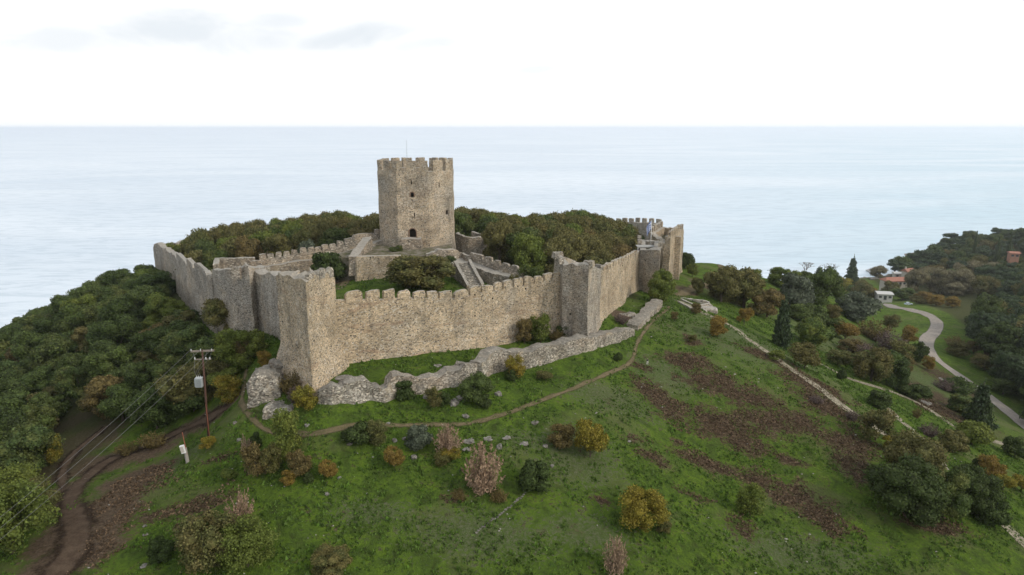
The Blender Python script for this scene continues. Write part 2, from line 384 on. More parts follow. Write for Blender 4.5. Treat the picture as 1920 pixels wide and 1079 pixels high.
blob(bare, [(190, 960, 60, 40), (160, 1020, 70, 50), (250, 900, 50, 25), (160, 830, 60, 30), (200, 870, 60, 22), (260, 850, 60, 14), (340, 810, 50, 12), (410, 775, 45, 12), (130, 880, 60, 25), (140, 790, 30, 18), (110, 930, 40, 25), (120, 1000, 50, 40), (90, 1060, 60, 40), (1320, 535, 20, 6), (1285, 545, 18, 8), (1165, 590, 30, 8), (960, 665, 60, 7), (660, 500, 10, 10), (640, 525, 20, 8)], 0.9)
blob(dry, [(1080, 850, 90, 60), (1250, 700, 80, 40), (900, 1000, 160, 50), (1100, 1000, 100, 40), (700, 960, 90, 25), (1150, 750, 90, 30), (1400, 640, 90, 25), (1560, 640, 60, 30), (1700, 700, 70, 40), (1500, 1040, 160, 40), (1000, 830, 90, 20), (300, 880, 80, 20)], 0.9)
# woodland floor: brown litter
wood = np.clip((-(XX+46)-0.10*(YY-70))/8.0, 0, 1)*np.clip((YY-62)/10, 0, 1)
wood = np.maximum(wood, np.clip((XX-(118+0.35*(YY-120)))/8, 0, 1)*np.clip((YY-110)/10, 0, 1))
wood = np.maximum(wood, np.clip((YY-118)/6, 0, 1)*np.clip((205-YY)/6, 0, 1)*np.clip((26-XX)/4, 0, 1)*np.clip((XX+62)/6, 0, 1))
nx, ny = len(GX), len(GY)
idx = np.arange(nx*ny).reshape(ny, nx)
F = np.stack([idx[:-1, :-1], idx[:-1, 1:], idx[1:, 1:], idx[1:, :-1]], -1).reshape(-1, 4)

def ground_mat():
    m, g, o = newmat('hillside_ground'); P = pos(g)
    A = lambda n: g.n('ShaderNodeAttribute', {'attribute_name': n}).outputs['Fac']
    n1 = g.noise(P, 0.10, 4.0, 0.6, 0.5); n2 = g.noise(P, 0.55, 5.0, 0.68, 0.6); n3 = g.noise(P, 3.2, 4.0, 0.7); n4 = g.noise(P, 14.0, 3.0, 0.7)
    green = g.ramp(n2, [(0.30, (0.058, 0.076, 0.022)), (0.45, (0.085, 0.138, 0.024)), (0.58, (0.118, 0.190, 0.024)), (0.75, (0.165, 0.235, 0.040))])
    green = g.mix(g.math('MULTIPLY', g.mr(n3, 0.46, 0.72), 0.8), green, (0.036, 0.060, 0.016))
    green = g.mix(g.math('MULTIPLY', g.mr(n1, 0.5, 0.66), 0.6), green, (0.145, 0.155, 0.065))
    dryc = g.ramp(g.math('ADD', g.math('MULTIPLY', n3, .6), g.math('MULTIPLY', n4, .4)), [(0.36, (0.040, 0.060, 0.024)), (0.48, (0.095, 0.125, 0.050)), (0.56, (0.150, 0.165, 0.090)), (0.68, (0.230, 0.220, 0.155))])
    dm = g.mr(g.math('ADD', A('dry'), g.math('ADD', g.math('MULTIPLY', g.math('SUBTRACT', n3, 0.5), 2.4), g.math('MULTIPLY', g.math('SUBTRACT', n2, 0.5), 1.6))), 0.35, 0.75)
    col = g.mix(g.math('MULTIPLY', dm, 0.75), green, dryc)
    # bare soil with ragged edges
    n6 = g.noise(g.vmath('MULTIPLY', P, (1.0, 1.6, 1.0)), 2.2, 5.0, 0.8, 0.8)
    sc = g.ramp(n6, [(0.36, (0.020, 0.013, 0.008)), (0.48, (0.066, 0.044, 0.029)), (0.58, (0.135, 0.096, 0.064)), (0.70, (0.235, 0.180, 0.125))])
    e = g.math('ADD', g.math('MULTIPLY', g.math('SUBTRACT', n2, 0.5), 2.6), g.math('ADD', g.math('MULTIPLY', g.math('SUBTRACT', n3, 0.5), 1.5), g.math('MULTIPLY', g.math('SUBTRACT', n4, 0.5), 1.2)))
    n5 = g.noise(P, 7.0, 4.0, 0.75)
    sm = g.math('MULTIPLY', g.mr(g.math('ADD', A('soil'), g.math('MULTIPLY', e, 1.25)), 0.42, 0.62), g.mr(g.math('ADD', n5, g.math('MULTIPLY', A('soil'), 0.16)), 0.44, 0.58))
    col = g.mix(sm, col, sc)
    bc = g.mix(g.mr(n3, 0.3, 0.7), (0.085, 0.060, 0.040), (0.175, 0.130, 0.090))
    bm = g.mr(g.math('ADD', A('bare'), g.math('MULTIPLY', e, 0.45)), 0.30, 0.62)
    col = g.mix(bm, col, bc)
    wm = g.mr(g.math('ADD', A('wood'), g.math('MULTIPLY', e, 0.3)), 0.3, 0.8)
    col = g.mix(g.math('MULTIPLY', wm, 0.8), col, g.mix(n3, (0.040, 0.042, 0.020), (0.090, 0.080, 0.040)))
    # small fallen twigs, stones
    pb = g.n('ShaderNodeTexVoronoi', None, Vector=P, Scale=2.3, Randomness=1.0).outputs[0]
    col = g.mix(g.math('MULTIPLY', g.math('LESS_THAN', pb, 0.055), g.mr(n2, 0.46, 0.56)), col, (0.42, 0.40, 0.36))
    # sand at the shore
    z = g.n('ShaderNodeSeparateXYZ', None, Vector=P).outputs[2]
    col = g.mix(g.mr(g.math('ADD', z, n2), 1.3, 0.9), col, (0.24, 0.22, 0.18))
    finish(g, o, col, 1.0, g.math('ADD', g.math('MULTIPLY', n3, 1.0), g.math('ADD', g.math('MULTIPLY', n4, 0.6), g.math('MULTIPLY', n2, 1.5))), 1.0, 0.38, 0.05)
    return m
M['ground'] = ground_mat()
def weedy():
    m, g, o = newmat('weedy_rubble_top'); P = pos(g); n = g.noise(P, .9, 4.0, .65); n2 = g.noise(P, 5.0, 4.0, .7)
    c = g.ramp(g.math('ADD', g.math('MULTIPLY', n, .6), g.math('MULTIPLY', n2, .4)), [(.36, (.055, .080, .022)), (.47, (.11, .10, .06)), (.56, (.20, .18, .145)), (.7, (.30, .275, .235))])
    finish(g, o, c, 1.0, n2, .8, .08, .05); return m
M['weedy'] = weedy()
gm = mesh('ground', np.stack([XX.ravel(), YY.ravel(), ZZ.ravel()], 1), F, M['ground'], True)
for nme, arr in (('soil', soil), ('dry', dry), ('bare', bare), ('wood', wood)):
    at_ = gm.attributes.new(nme, 'FLOAT', 'POINT'); at_.data.foreach_set('value', arr.ravel().astype(np.float32))
go = link('ground', gm); tag(go, 'green grassy hillside with bare brown earth patches sloping down from the castle', 'ground', kind='structure')

# sea
def sea_mat():
    m, g, o = newmat('sea_water'); P = pos(g)
    str_ = g.noise(g.vmath('MULTIPLY', P, (0.0007, 0.0016, 0)), 1.0, 4.0, 0.5, 2.2)
    str2 = g.noise(g.vmath('MULTIPLY', P, (0.0018, 0.0075, 0)), 1.0, 4.0, 0.6, 0.8)
    w1 = g.noise(g.vmath('MULTIPLY', P, (0.035, 0.11, 0)), 1.0, 6.0, 0.7, 0.6)
    w2 = g.noise(g.vmath('MULTIPLY', P, (0.35, 0.9, 0)), 1.0, 3.0, 0.6)
    x = g.n('ShaderNodeSeparateXYZ', None, Vector=P)
    # sky glare painted in: paler left, bluer towards the bay on the right
    az = g.math('DIVIDE', x.outputs[0], g.math('MAXIMUM', x.outputs[1], 1.0))
    side = g.mr(az, 0.0, 0.75)
    c = g.mix(side, (0.58, 0.67, 0.755), (0.46, 0.62, 0.71))
    c = g.mix(g.math('MULTIPLY', g.mr(str_, 0.36, 0.68), 0.7), c, (0.74, 0.81, 0.87))  # pale patches: sheen painted into the water colour
    c = g.mix(g.math('MULTIPLY', g.mr(w1, 0.44, 0.64), 0.34), c, (0.20, 0.32, 0.40))
    h = g.math('ADD', w1, g.math('MULTIPLY', w2, 0.25))
    b = g.n('ShaderNodeBump', None, Strength=0.35, Distance=1.2, Height=h)
    p = g.n('ShaderNodeBsdfPrincipled', None, Base_Color=c, Roughness=g.mr(str2, 0.3, 0.7, 0.30, 0.38), IOR=1.33, Normal=b.outputs[0])
    g.link(p.outputs[0], o.inputs[0]); return m
M['sea'] = sea_mat()
bm = bmesh.new(); 
ring = [bm.verts.new((34000*math.cos(2*math.pi*i/96), 34000*math.sin(2*math.pi*i/96), 0)) for i in range(96)]
bm.faces.new(ring); sm = bpy.data.meshes.new('sea'); bm.to_mesh(sm); sm.materials.append(M['sea'])
tag(link('sea', sm), 'calm pale sea stretching to a hazy horizon', 'sea', kind='structure')
# ------------------------------------------------------------------ masonry builders
def offset_poly(pts, d, closed):
    """shift a plan polyline to its left by d (mitred)"""
    n = len(pts); out = []
    for i in range(n):
        p = Vector(pts[i][:2])
        a = Vector(pts[i-1][:2]) if (i > 0 or closed) else None
        b = Vector(pts[(i+1) % n][:2]) if (i < n-1 or closed) else None
        ds = []
        if a is not None: ds.append((p-a).normalized())
        if b is not None: ds.append((b-p).normalized())
        ns = [Vector((-q.y, q.x)) for q in ds]
        if len(ns) == 2:
            m = (ns[0]+ns[1]); m = m/max(m.length_squared, 0.5)*2*1.0
            m = m*1.0
            out.append(p+m*d)
        else: out.append(p+ns[0]*d)
    return out
def masonry(name, plan, closed=False, thick=1.4, mat=None, parent=None, walk=0.0, zb=None, rag=0.12, flare=0.0, flare_h=2.5, step=0.55, seed=0, disp=0.10, crest=None, sink=0.6):
    """rubble wall along plan [(x,y,ztop)], outer face on the right of travel; walk>0: parapet with a wall-walk behind it"""
    ins = offset_poly(plan, thick, closed); n = len(plan); segs = n if closed else n-1
    st = []                       # stations: outer xy, inner xy, ztop, dist
    dist = 0.0
    for i in range(segs):
        a = Vector(plan[i][:2]); b = Vector(plan[(i+1) % n][:2]); L = (b-a).length; k = max(1, int(round(L/step)))
        for q in range(k + (1 if (not closed and i == segs-1) else 0)):
            t = q/k; st.append((a.lerp(b, t), ins[i].lerp(ins[(i+1) % n], t), plan[i][2]*(1-t)+plan[(i+1) % n][2]*t, dist+L*t))
        dist += L
    hmax = 0; rows = []
    for (o_, i_, zt, d) in st:
        b = zb if zb is not None else min(ground(o_.x, o_.y), ground(i_.x, i_.y))-sink
        if crest: zt = zt+crest(d, dist)
        zt = zt+rag*(vn1(d/1.3, seed, 0, 5)+0.6*vn1(d/0.5, seed, 3, 6))
        rows.append((o_, i_, zt, b)); hmax = max(hmax, zt-b)
    Mr = max(2, int(round(hmax/0.75))); V = []; loop = 0
    for (o_, i_, zt, b) in rows:
        nrm = (o_-i_).normalized(); col = []
        for k in range(Mr+1):
            t = k/Mr; z = b+(zt-b)*t; f = flare*max(0.0, 1-(z-b)/flare_h)**1.5 if flare else 0.0
            p = o_+nrm*f; col.append((p.x, p.y, z))
        if walk:
            p = o_.lerp(i_, 0.5/thick); zz = zt-walk+(0.12*vn1(o_.x, o_.y, 1, 3))
            col += [(p.x, p.y, zt+0.02), (p.x, p.y, zz)]
            col.append((i_.x, i_.y, zz))
        else:
            p = o_.lerp(i_, 0.5); col.append((p.x, p.y, zt+0.10)); zz = zt+0.08*vn1(i_.x*1.5, i_.y*1.5, 7, 3)
            col.append((i_.x, i_.y, zz))
        Mi = 4
        for k in range(1, Mi+1): col.append((i_.x, i_.y, zz+(b-zz)*k/Mi))
        V += col; loop = len(col)
    ns = len(rows); V = np.array(V)
    dn = np.stack([fbm(V/1.1, 11+seed, 3), fbm(V/1.1, 21+seed, 3), 0.7*fbm(V/1.1, 31+seed, 3)], 1)*disp
    V = V+dn
    Fc = []
    for i in range(ns if closed else ns-1):
        a = i*loop; b = ((i+1) % ns)*loop
        for k in range(loop): Fc.append((a+k, b+k, b+(k+1) % loop, a+(k+1) % loop))
    me_f = [f for f in Fc]
    if not closed:
        me_f.append(tuple(range(loop))); me_f.append(tuple((ns-1)*loop+k for k in range(loop))[::-1])
    return link(name, mesh(name, V, me_f, mat), parent)
def rubble(name, c, ax, w, d, h, mat, parent=None, seed=0, disp=0.09, rnd=0.12, cell=0.35, top=None):
    """one rough masonry block: foot centre c, long axis ax (xy), w x d x h"""
    ax = Vector((ax[0], ax[1], 0)).normalized(); ay = Vector((-ax.y, ax.x, 0))
    nx_, ny_, nz_ = max(2, round(w/cell)), max(2, round(d/cell)), max(2, round(h/cell)); V = []; ids = {}; Fc = []
    def vid(i, j, k):
        if (i, j, k) in ids: return ids[(i, j, k)]
        u, v, t = i/nx_-.5, j/ny_-.5, k/nz_
        if t > 0.6:
            s = 1-rnd*((t-0.6)/0.4)**2; u *= s; v *= s
        hz = h*(top(u+.5, v+.5) if top else 1)
        p = Vector(c)+ax*(u*w)+ay*(v*d)+Vector((0, 0, t*hz)); ids[(i, j, k)] = len(V); V.append(tuple(p)); return len(V)-1
    def q(a, b, c_, d_): Fc.append((vid(*a), vid(*b), vid(*c_), vid(*d_)))
    for i in range(nx_):
        for k in range(nz_): q((i, 0, k), (i+1, 0, k), (i+1, 0, k+1), (i, 0, k+1)); q((i+1, ny_, k), (i, ny_, k), (i, ny_, k+1), (i+1, ny_, k+1))
    for j in range(ny_):
        for k in range(nz_): q((0, j+1, k), (0, j, k), (0, j, k+1), (0, j+1, k+1)); q((nx_, j, k), (nx_, j+1, k), (nx_, j+1, k+1), (nx_, j, k+1))
    for i in range(nx_):
        for j in range(ny_): q((i, j, nz_), (i+1, j, nz_), (i+1, j+1, nz_), (i, j+1, nz_))
    V = np.array(V); V = V+np.stack([fbm(V/0.8, 1+seed, 3), fbm(V/0.8, 5+seed, 3), fbm(V/0.8, 9+seed, 3)], 1)*disp
    return link(name, mesh(name, V, Fc, mat), parent)
def along(plan, px):
    """point of the plan polyline whose crest projects to column px: (x, y, ztop, direction)"""
    best = None
    for i in range(len(plan)-1):
        a, b = Vector(plan[i]), Vector(plan[i+1])
        for k in range(61):
            p = a.lerp(b, k/60); e = abs(topix(*p)[0]-px)
            if best is None or e < best[0]: best = (e, p, (b-a))
    return best[1], Vector((best[2].x, best[2].y, 0)).normalized()
def merlons_px(plan, spans, h, parent, mat, thick=0.55, seed=0, grp=None):
    for i, (a, b) in enumerate(spans):
        p, d = along(plan, a); q, _ = along(plan, b); w = (q-p).length; c = (p+q)/2; nin = Vector((-d.y, d.x, 0))
        hh = h*(1+0.14*vn1(i*1.7, seed, 0, 2)); r = random.Random(seed*31+i); hh *= r.uniform(.86, 1.08); rd = r.choice([.05, .08, .12, .3]); sl = r.uniform(-.14, .14); dip = r.uniform(0, .18)
        rubble('merlon', (c.x+nin.x*thick*0.5, c.y+nin.y*thick*0.5, c.z-0.22), (d.x, d.y), max(w, .35), thick, hh+0.22, mat, parent, seed*7+i, 0.06, rd, 0.28,
               top=lambda u, v, sl=sl, dip=dip: 1+sl*(u-.5)-dip*abs(u-.5))
def merlons_n(plan, n, duty, h, parent, mat, thick=0.55, seed=0, t0=0.0, t1=1.0):
    L = [0.0]
    for i in range(len(plan)-1): L.append(L[-1]+(Vector(plan[i+1])-Vector(plan[i])).length)
    def pt(s):
        for i in range(len(plan)-1):
            if s <= L[i+1] or i == len(plan)-2:
                t = (s-L[i])/(L[i+1]-L[i]); a, b = Vector(plan[i]), Vector(plan[i+1]); return a.lerp(b, t), (b-a)
    tot = L[-1]; per = tot*(t1-t0)/n
    for i in range(n):
        r = random.Random(seed*101+i); s = tot*t0+per*(i+.5); w = per*duty*r.uniform(.88, 1.1)
        c, d = pt(s); d = Vector((d.x, d.y, 0)).normalized(); nin = Vector((-d.y, d.x, 0)); sl = r.uniform(-.12, .12)
        rubble('merlon', (c.x+nin.x*thick*.5, c.y+nin.y*thick*.5, c.z-.22), (d.x, d.y), w, thick, h*r.uniform(.85, 1.1)+.22, mat, parent, seed*7+i, 0.05, 0.07, 0.3,
               top=lambda u, v, sl=sl: 1+sl*(u-.5)-.1*abs(u-.5))
def floor_poly(name, plan, z, mat, parent, inset=0.7):
    ins = offset_poly(plan, inset, True); pts = []
    return link(name, mesh(name, [(p.x, p.y, z) for p in ins]+[(p.x, p.y, z-0.4) for p in ins], [tuple(range(len(ins)))], mat), parent)
def carve(o, cutters):
    for c in cutters:
        md = o.modifiers.new('b', 'BOOLEAN'); md.operation = 'DIFFERENCE'; md.object = c; md.solver = 'EXACT'
    dg = bpy.context.evaluated_depsgraph_get(); dg.update()
    me = bpy.data.meshes.new_from_object(o.evaluated_get(dg)); old = o.data; o.modifiers.clear(); o.data = me
    bpy.data.meshes.remove(old)
    for c in cutters: bpy.data.objects.remove(c)
def arch_profile(w, h, arched=True, k=8):
    if not arched: return [(-w/2, 0), (w/2, 0), (w/2, h), (-w/2, h)]
    r = w/2; pts = [(-r, 0), (r, 0)]
    for i in range(k+1):
        t = math.pi*i/k; pts.append((r*math.cos(t), h-r+r*math.sin(t)))
    return pts
def prism(name, c, nrm, prof, d0, d1, mat=None, parent=None, hole=None):
    """profile (u,z) extruded along nrm from d0 to d1 around point c"""
    n = Vector((nrm[0], nrm[1], 0)).normalized(); u = Vector((-n.y, n.x, 0)); V = []; k = len(prof); Fc = []
    def ringp(p, d): return [tuple(Vector(c)+u*a+Vector((0, 0, b))+n*d) for a, b in p]
    if hole is None:
        V = ringp(prof, d0)+ringp(prof, d1); Fc = [tuple(range(k))[::-1], tuple(range(k, 2*k))]
        for i in range(k): Fc.append((i, (i+1) % k, k+(i+1) % k, k+i))
    else:
        V = ringp(prof, d0)+ringp(prof, d1)+ringp(hole, d0)+ringp(hole, d1)
        for i in range(k):
            j = (i+1) % k
            Fc += [(i, j, k+j, k+i), (2*k+j, 2*k+i, 3*k+i, 3*k+j), (k+i, k+j, 3*k+j, 3*k+i), (j, i, 2*k+i, 2*k+j)]
    me = mesh(name, V, Fc, mat)
    b = bmesh.new(); b.from_mesh(me); bmesh.ops.recalc_face_normals(b, faces=b.faces); b.to_mesh(me); b.free()
    return link(name, me, parent)
def pxy(px, py, Y):
    x, y, z = at(px, py, Y); return (x, y, z)

# ------------------------------------------------------------------ castle: corner tower
A = [pxy(517, 517, 76), pxy(572, 523, 68), pxy(627, 516, 76)]
A4 = (A[0][0]+A[2][0]-A[1][0]+1.0, 83.5, A[2][2]-2.3); A.append(A4)
t = empty('corner_tower', (A[1][0], A[1][1], ground(A[1][0], A[1][1])))
tag(t, 'tall square corner tower nearest the viewer, left face grey, right face warm tan', 'tower')
def inv(t): return Matrix.Translation(t.location).inverted()
def adopt(o, p):
    o.parent = p; o.matrix_parent_inverse = inv(p); return o
def crestA(d, tot):
    return 0.28*math.sin(d*0.55)+.1*math.sin(d*1.7)
adopt(masonry('wall', A, True, 1.7, M['wall'], flare=1.3, flare_h=4.5, rag=0.18, seed=1, crest=crestA, disp=0.12), t)
adopt(floor_poly('roof_terrace', A, A[2][2]-2.7, M['weedy'], None, 1.4), t)
# merlon stubs on the tower's right side
for (px, w, h) in ((585, 1.4, 0.35), (605, 1.7, 0.7), (622, 1.3, 0.75)):
    p, d = along([A[1], A[2]], px); adopt(rubble('merlon', (p.x-.3, p.y, p.z-.2), (d.x, d.y), w, .6, h+.3, M['ruin'], None, int(px)), t)

# front curtain wall
FW = [pxy(630, 562, 76.3), pxy(650, 563.5, 77.2), pxy(720, 561, 79.6), pxy(850, 560, 84.6), pxy(910, 549, 87.2), pxy(973, 538, 90.6), pxy(1050, 521, 94.2), pxy(1062, 518, 94.8)]
FW[0] = (FW[0][0]-0.6, FW[0][1]-0.3, FW[0][2])
t = empty('curtain_wall', (FW[3][0], FW[3][1], ground(FW[3][0], FW[3][1])))
tag(t, 'long warm tan front curtain wall with battlements, between the near corner tower and the middle tower', 'castle wall')
adopt(masonry('wall', FW, False, 1.7, M['wall'], walk=1.0, seed=2, rag=0.05, disp=0.11, flare=0.5, flare_h=2.0), t)
k0 = set(bpy.data.objects)
merlons_px(FW, [(648, 681), (688, 712), (720, 741), (747, 769), (777, 797), (801, 821), (826, 847), (852, 878), (882, 901), (904, 925), (927, 942), (944, 961), (964, 981), (984, 1000), (1003, 1018), (1021, 1035), (1038, 1052)], 1.02, None, M['wall'], 0.55, 3)
for o in set(bpy.data.objects)-k0: adopt(o, t)

# middle tower
B = [pxy(1056, 497, 92.8), pxy(1074, 497, 92.2), pxy(1104, 497, 89.6), pxy(1127, 506, 98.5)]
B += [(B[3][0]-3.5, 101.5, B[3][2]+0.6), (B[0][0]-1.0, 97.5, B[0][2]+0.5)]
t = empty('middle_tower', (B[2][0], B[2][1], ground(B[2][0], B[2][1])))
tag(t, 'square tower at the bend of the front walls, dark stained left face, ragged top', 'tower')
adopt(masonry('wall', B, True, 1.0, M['grey'], rag=0.14, seed=4, flare=0.35, flare_h=3, disp=0.1), t)
adopt(floor_poly('roof_terrace', B, B[3][2]-1.8, M['weedy'], None, 0.8), t)
for q, (a, b, f, w) in enumerate(((5, 0, 0.2, 1.6), (5, 0, .75, 1.2), (4, 5, .8, 1.5), (3, 4, .5, 1.6), (3, 4, .1, 1.2), (2, 3, .15, 1.6))):
    p = Vector(B[a]).lerp(Vector(B[b]), f); d = Vector(B[b])-Vector(B[a])
    adopt(rubble('merlon', (p.x, p.y, p.z-.2), (d.x, d.y), w, .7, .85, M['ruin'], None, q+40), t)

# right curtain wall
RW = [pxy(1127, 511, 99), pxy(1150, 501, 108), pxy(1175, 489, 120), pxy(1190, 480, 128), pxy(1200, 470, 133)]
RW[0] = (RW[0][0]-.4, RW[0][1]-.8, RW[0][2])
t = empty('curtain_wall', (RW[2][0], RW[2][1], ground(RW[2][0], RW[2][1])))
tag(t, 'bright tan curtain wall pitted with dark holes, running back from the middle tower to the gate tower', 'castle wall')
adopt(masonry('wall', RW, False, 1.6, M['wall'], walk=0.9, seed=5, rag=0.05, disp=0.12, flare=0.5), t)
k0 = set(bpy.data.objects); merlons_n(RW, 14, 0.66, 0.9, None, M['wall'], 0.55, 6, 0.02, 0.93)
for o in set(bpy.data.objects)-k0: adopt(o, t)

# gate tower and the tall end towers on the right
D = [pxy(1200, 470, 132.5), pxy(1238, 469, 128), (0, 0, 0), (0, 0, 0)]
D[2] = (D[1][0]+2.6, D[1][1]+12, D[1][2]-.2); D[3] = (D[0][0]+2.0, D[0][1]+12, D[0][2]+.3)
t = empty('gate_tower', (D[1][0], D[1][1], ground(D[1][0], D[1][1])))
tag(t, 'grey-brown gate tower beside the round yellow-green tree, with the pale walkway slab on top', 'tower')
adopt(masonry('wall', D, True, 1.2, M['grey'], rag=0.10, seed=7, disp=0.1), t)
adopt(floor_poly('roof_terrace', D, D[0][2]-.9, M['weedy'], None, .9), t)
for q, (a, b, f, w) in enumerate(((1, 2, .3, 1.6), (1, 2, .75, 1.6), (3, 0, .5, 2.2), (3, 0, .1, 1.5))):
    p = Vector(D[a]).lerp(Vector(D[b]), f); d = Vector(D[b])-Vector(D[a])
    adopt(rubble('merlon', (p.x, p.y, p.z-.2), (d.x, d.y), w, .8, 1.2, M['ruin'], None, q+60), t)
mb = MB(); x, y, z = at(1215, 462, 136); mb.box((x, y, z), (4.6, 2.2, .18)).box((x-2.2, y-1.0, z-.9), (.25, .25, 1.8)).box((x+2.0, y-1.0, z-.9), (.25, .25, 1.8)).box((x, y-1.0, z+.35), (4.4, .06, .06))
adopt(mb.build('walkway', M['slatgrey']), t)
E = [pxy(1244, 458, 143), pxy(1257, 447, 142), pxy(1276, 431, 158), pxy(1282, 430, 164), (0, 0, 0), (0, 0, 0)]
E[4] = (E[3][0]-4.5, E[3][1]+5, E[3][2]); E[5] = (E[0][0]-.6, E[0][1]+12, E[0][2]+.6)
t = empty('end_tower', (E[1][0], E[1][1], ground(E[1][0], E[1][1])))
tag(t, 'tallest warm tan tower at the right end of the castle, dark holes down its seams', 'tower')
adopt(masonry('wall', E, True, 1.3, M['wall'], rag=0.12, seed=8, disp=0.12, flare=.5), t)
adopt(floor_poly('roof_terrace', E, E[0][2]-1.6, M['weedy'], None, 1.0), t)
k0 = set(bpy.data.objects); merlons_n([E[1], E[2]], 5, .6, 1.3, None, M['wall'], .6, 9); merlons_n([E[4], E[5]], 5, .62, 1.5, None, M['inner'], .6, 10); merlons_n([E[2], E[3]], 1, .7, 1.2, None, M['inner'], .6, 12)
for o in set(bpy.data.objects)-k0: adopt(o, t)
# buttress on the end tower
p0 = Vector(E[1]).lerp(Vector(E[2]), .5); d = (Vector(E[2])-Vector(E[1]))
adopt(rubble('buttress', (p0.x+.5, p0.y, ground(p0.x, p0.y)-1), (d.x, d.y), 1.3, 1.5, p0.z+.4-ground(p0.x, p0.y), M['wall'], None, 77, .1, .05, .6), t)
# far back wall of the castle, right
FB = [pxy(1243, 419, 186), pxy(1205, 417, 190), pxy(1167, 416, 195), pxy(1100, 420, 200)]
t = empty('back_wall', (FB[1][0], FB[1][1], ground(FB[1][0], FB[1][1])))
tag(t, 'distant grey crenellated wall seen behind the flagpole', 'castle wall')
adopt(masonry('wall', FB, False, 1.4, M['grey'], seed=11, rag=.1, disp=.1, walk=0, sink=2), t)
k0 = set(bpy.data.objects); merlons_n(FB, 11, .62, 1.2, None, M['grey'], .6, 13)
for o in set(bpy.data.objects)-k0: adopt(o, t)
x, y, z = at(1232, 470, 180); adopt(rubble('stair_ramp', (x, y, z-3), (.9, .2), 4.5, 2.0, 6.5, M['ruin'], None, 15, .15, .3, .7, top=lambda u, v: .45+.55*u), t)
FC = [pxy(1282, 445, 166), pxy(1262, 438, 178), pxy(1243, 436, 186)]
t = empty('link_wall', FC[1]); tag(t, 'short dark wall joining the end tower to the distant back wall', 'castle wall')
adopt(masonry('wall', FC, False, 1.4, M['grey'], seed=12, rag=.2, sink=2), t)
k0 = set(bpy.data.objects); merlons_n(FC, 4, .6, 1.3, None, M['grey'], .6, 14)
for o in set(bpy.data.objects)-k0: adopt(o, t)

# ------------------------------------------------------------------ left side: curtain, polygonal tower, long wall
LW = [pxy(462, 508, 93.2), pxy(490, 512, 89.3), pxy(517, 516, 84.4), (-26.2, 79.4, pxy(517, 516, 84.4)[2])]
t = empty('curtain_wall', (LW[1][0], LW[1][1], ground(LW[1][0], LW[1][1])))
tag(t, 'short grey curtain wall between the near corner tower and the polygonal tower', 'castle wall')
adopt(masonry('wall', LW, False, 1.5, M['grey'], seed=14, rag=.12, disp=.12, crest=lambda d, T: .2*math.sin(d*.9)), t)
C = [pxy(396, 505, 99), pxy(404, 507, 94.5), pxy(428, 505, 91.8), pxy(466, 500, 89.6)]
C += [(C[3][0]+.6, 96, C[3][2]-1.3), (C[0][0]+5, 102, C[0][2]-.8)]
t = empty('polygonal_tower', (C[2][0], C[2][1], ground(C[2][0], C[2][1])))
tag(t, 'broad many-sided grey tower above the wood, left of the near corner tower', 'tower')
adopt(masonry('wall', C, True, 1.2, M['grey'], seed=15, rag=.2, disp=.13, sink=3), t)
adopt(floor_poly('roof_terrace', C, C[3][2]-2.2, M['weedy'], None, 1.0), t)
x, y, z = at(444, 509, 89.9)
adopt(prism('blocked_window', (x, y-.1, z-1.0), (0, -1), arch_profile(1.1, 1.6, False), -.3, .35, M['ruin']), t)
FL = [pxy(292, 456, 160), pxy(297, 459, 157), pxy(310, 468, 146), pxy(328, 482, 131), pxy(330, 485, 130), pxy(345, 496, 121), pxy(362, 502, 112), pxy(364, 506, 111), pxy(386, 513, 102), pxy(396, 517, 98.5)]
t = empty('curtain_wall', (FL[4][0], FL[4][1], ground(FL[4][0], FL[4][1])))
tag(t, 'long broken grey wall descending towards the sea at the castle left end', 'castle wall')
adopt(masonry('wall', FL, False, 1.2, M['grey'], seed=16, rag=.28, disp=.14, sink=3), t)
k0 = set(bpy.data.objects)
for (a, b, h) in ((331, 347, 1.0), (350, 361, 1.0), (365, 386, .8)): merlons_px(FL, [(a, b)], h, None, M['grey'], .8, a)
for o in set(bpy.data.objects)-k0: adopt(o, t)
FE = [(FL[0][0]-2.5, FL[0][1]+20, FL[0][2]-2.5), (FL[0][0]-4.0, FL[0][1]+6, FL[0][2]-2), FL[0]]
t = empty('end_wall', FE[1]); tag(t, 'crumbling wall end turning away from the viewer at the far left of the castle', 'castle wall')
adopt(masonry('wall', FE, False, 1.2, M['grey'], seed=17, rag=.3, sink=3), t)
x, y, z = at(332, 462, 168)
t = rubble('ruined_wall', (x, y, z-5), (1, .3), 5.5, 2.0, 6.6, M['wall'], None, 18, .3, .2, .6, top=lambda u, v: .6+.4*u)
tag(t, 'pinkish ruined masonry stump behind the long wall, beside the first autumn trees', 'ruin')

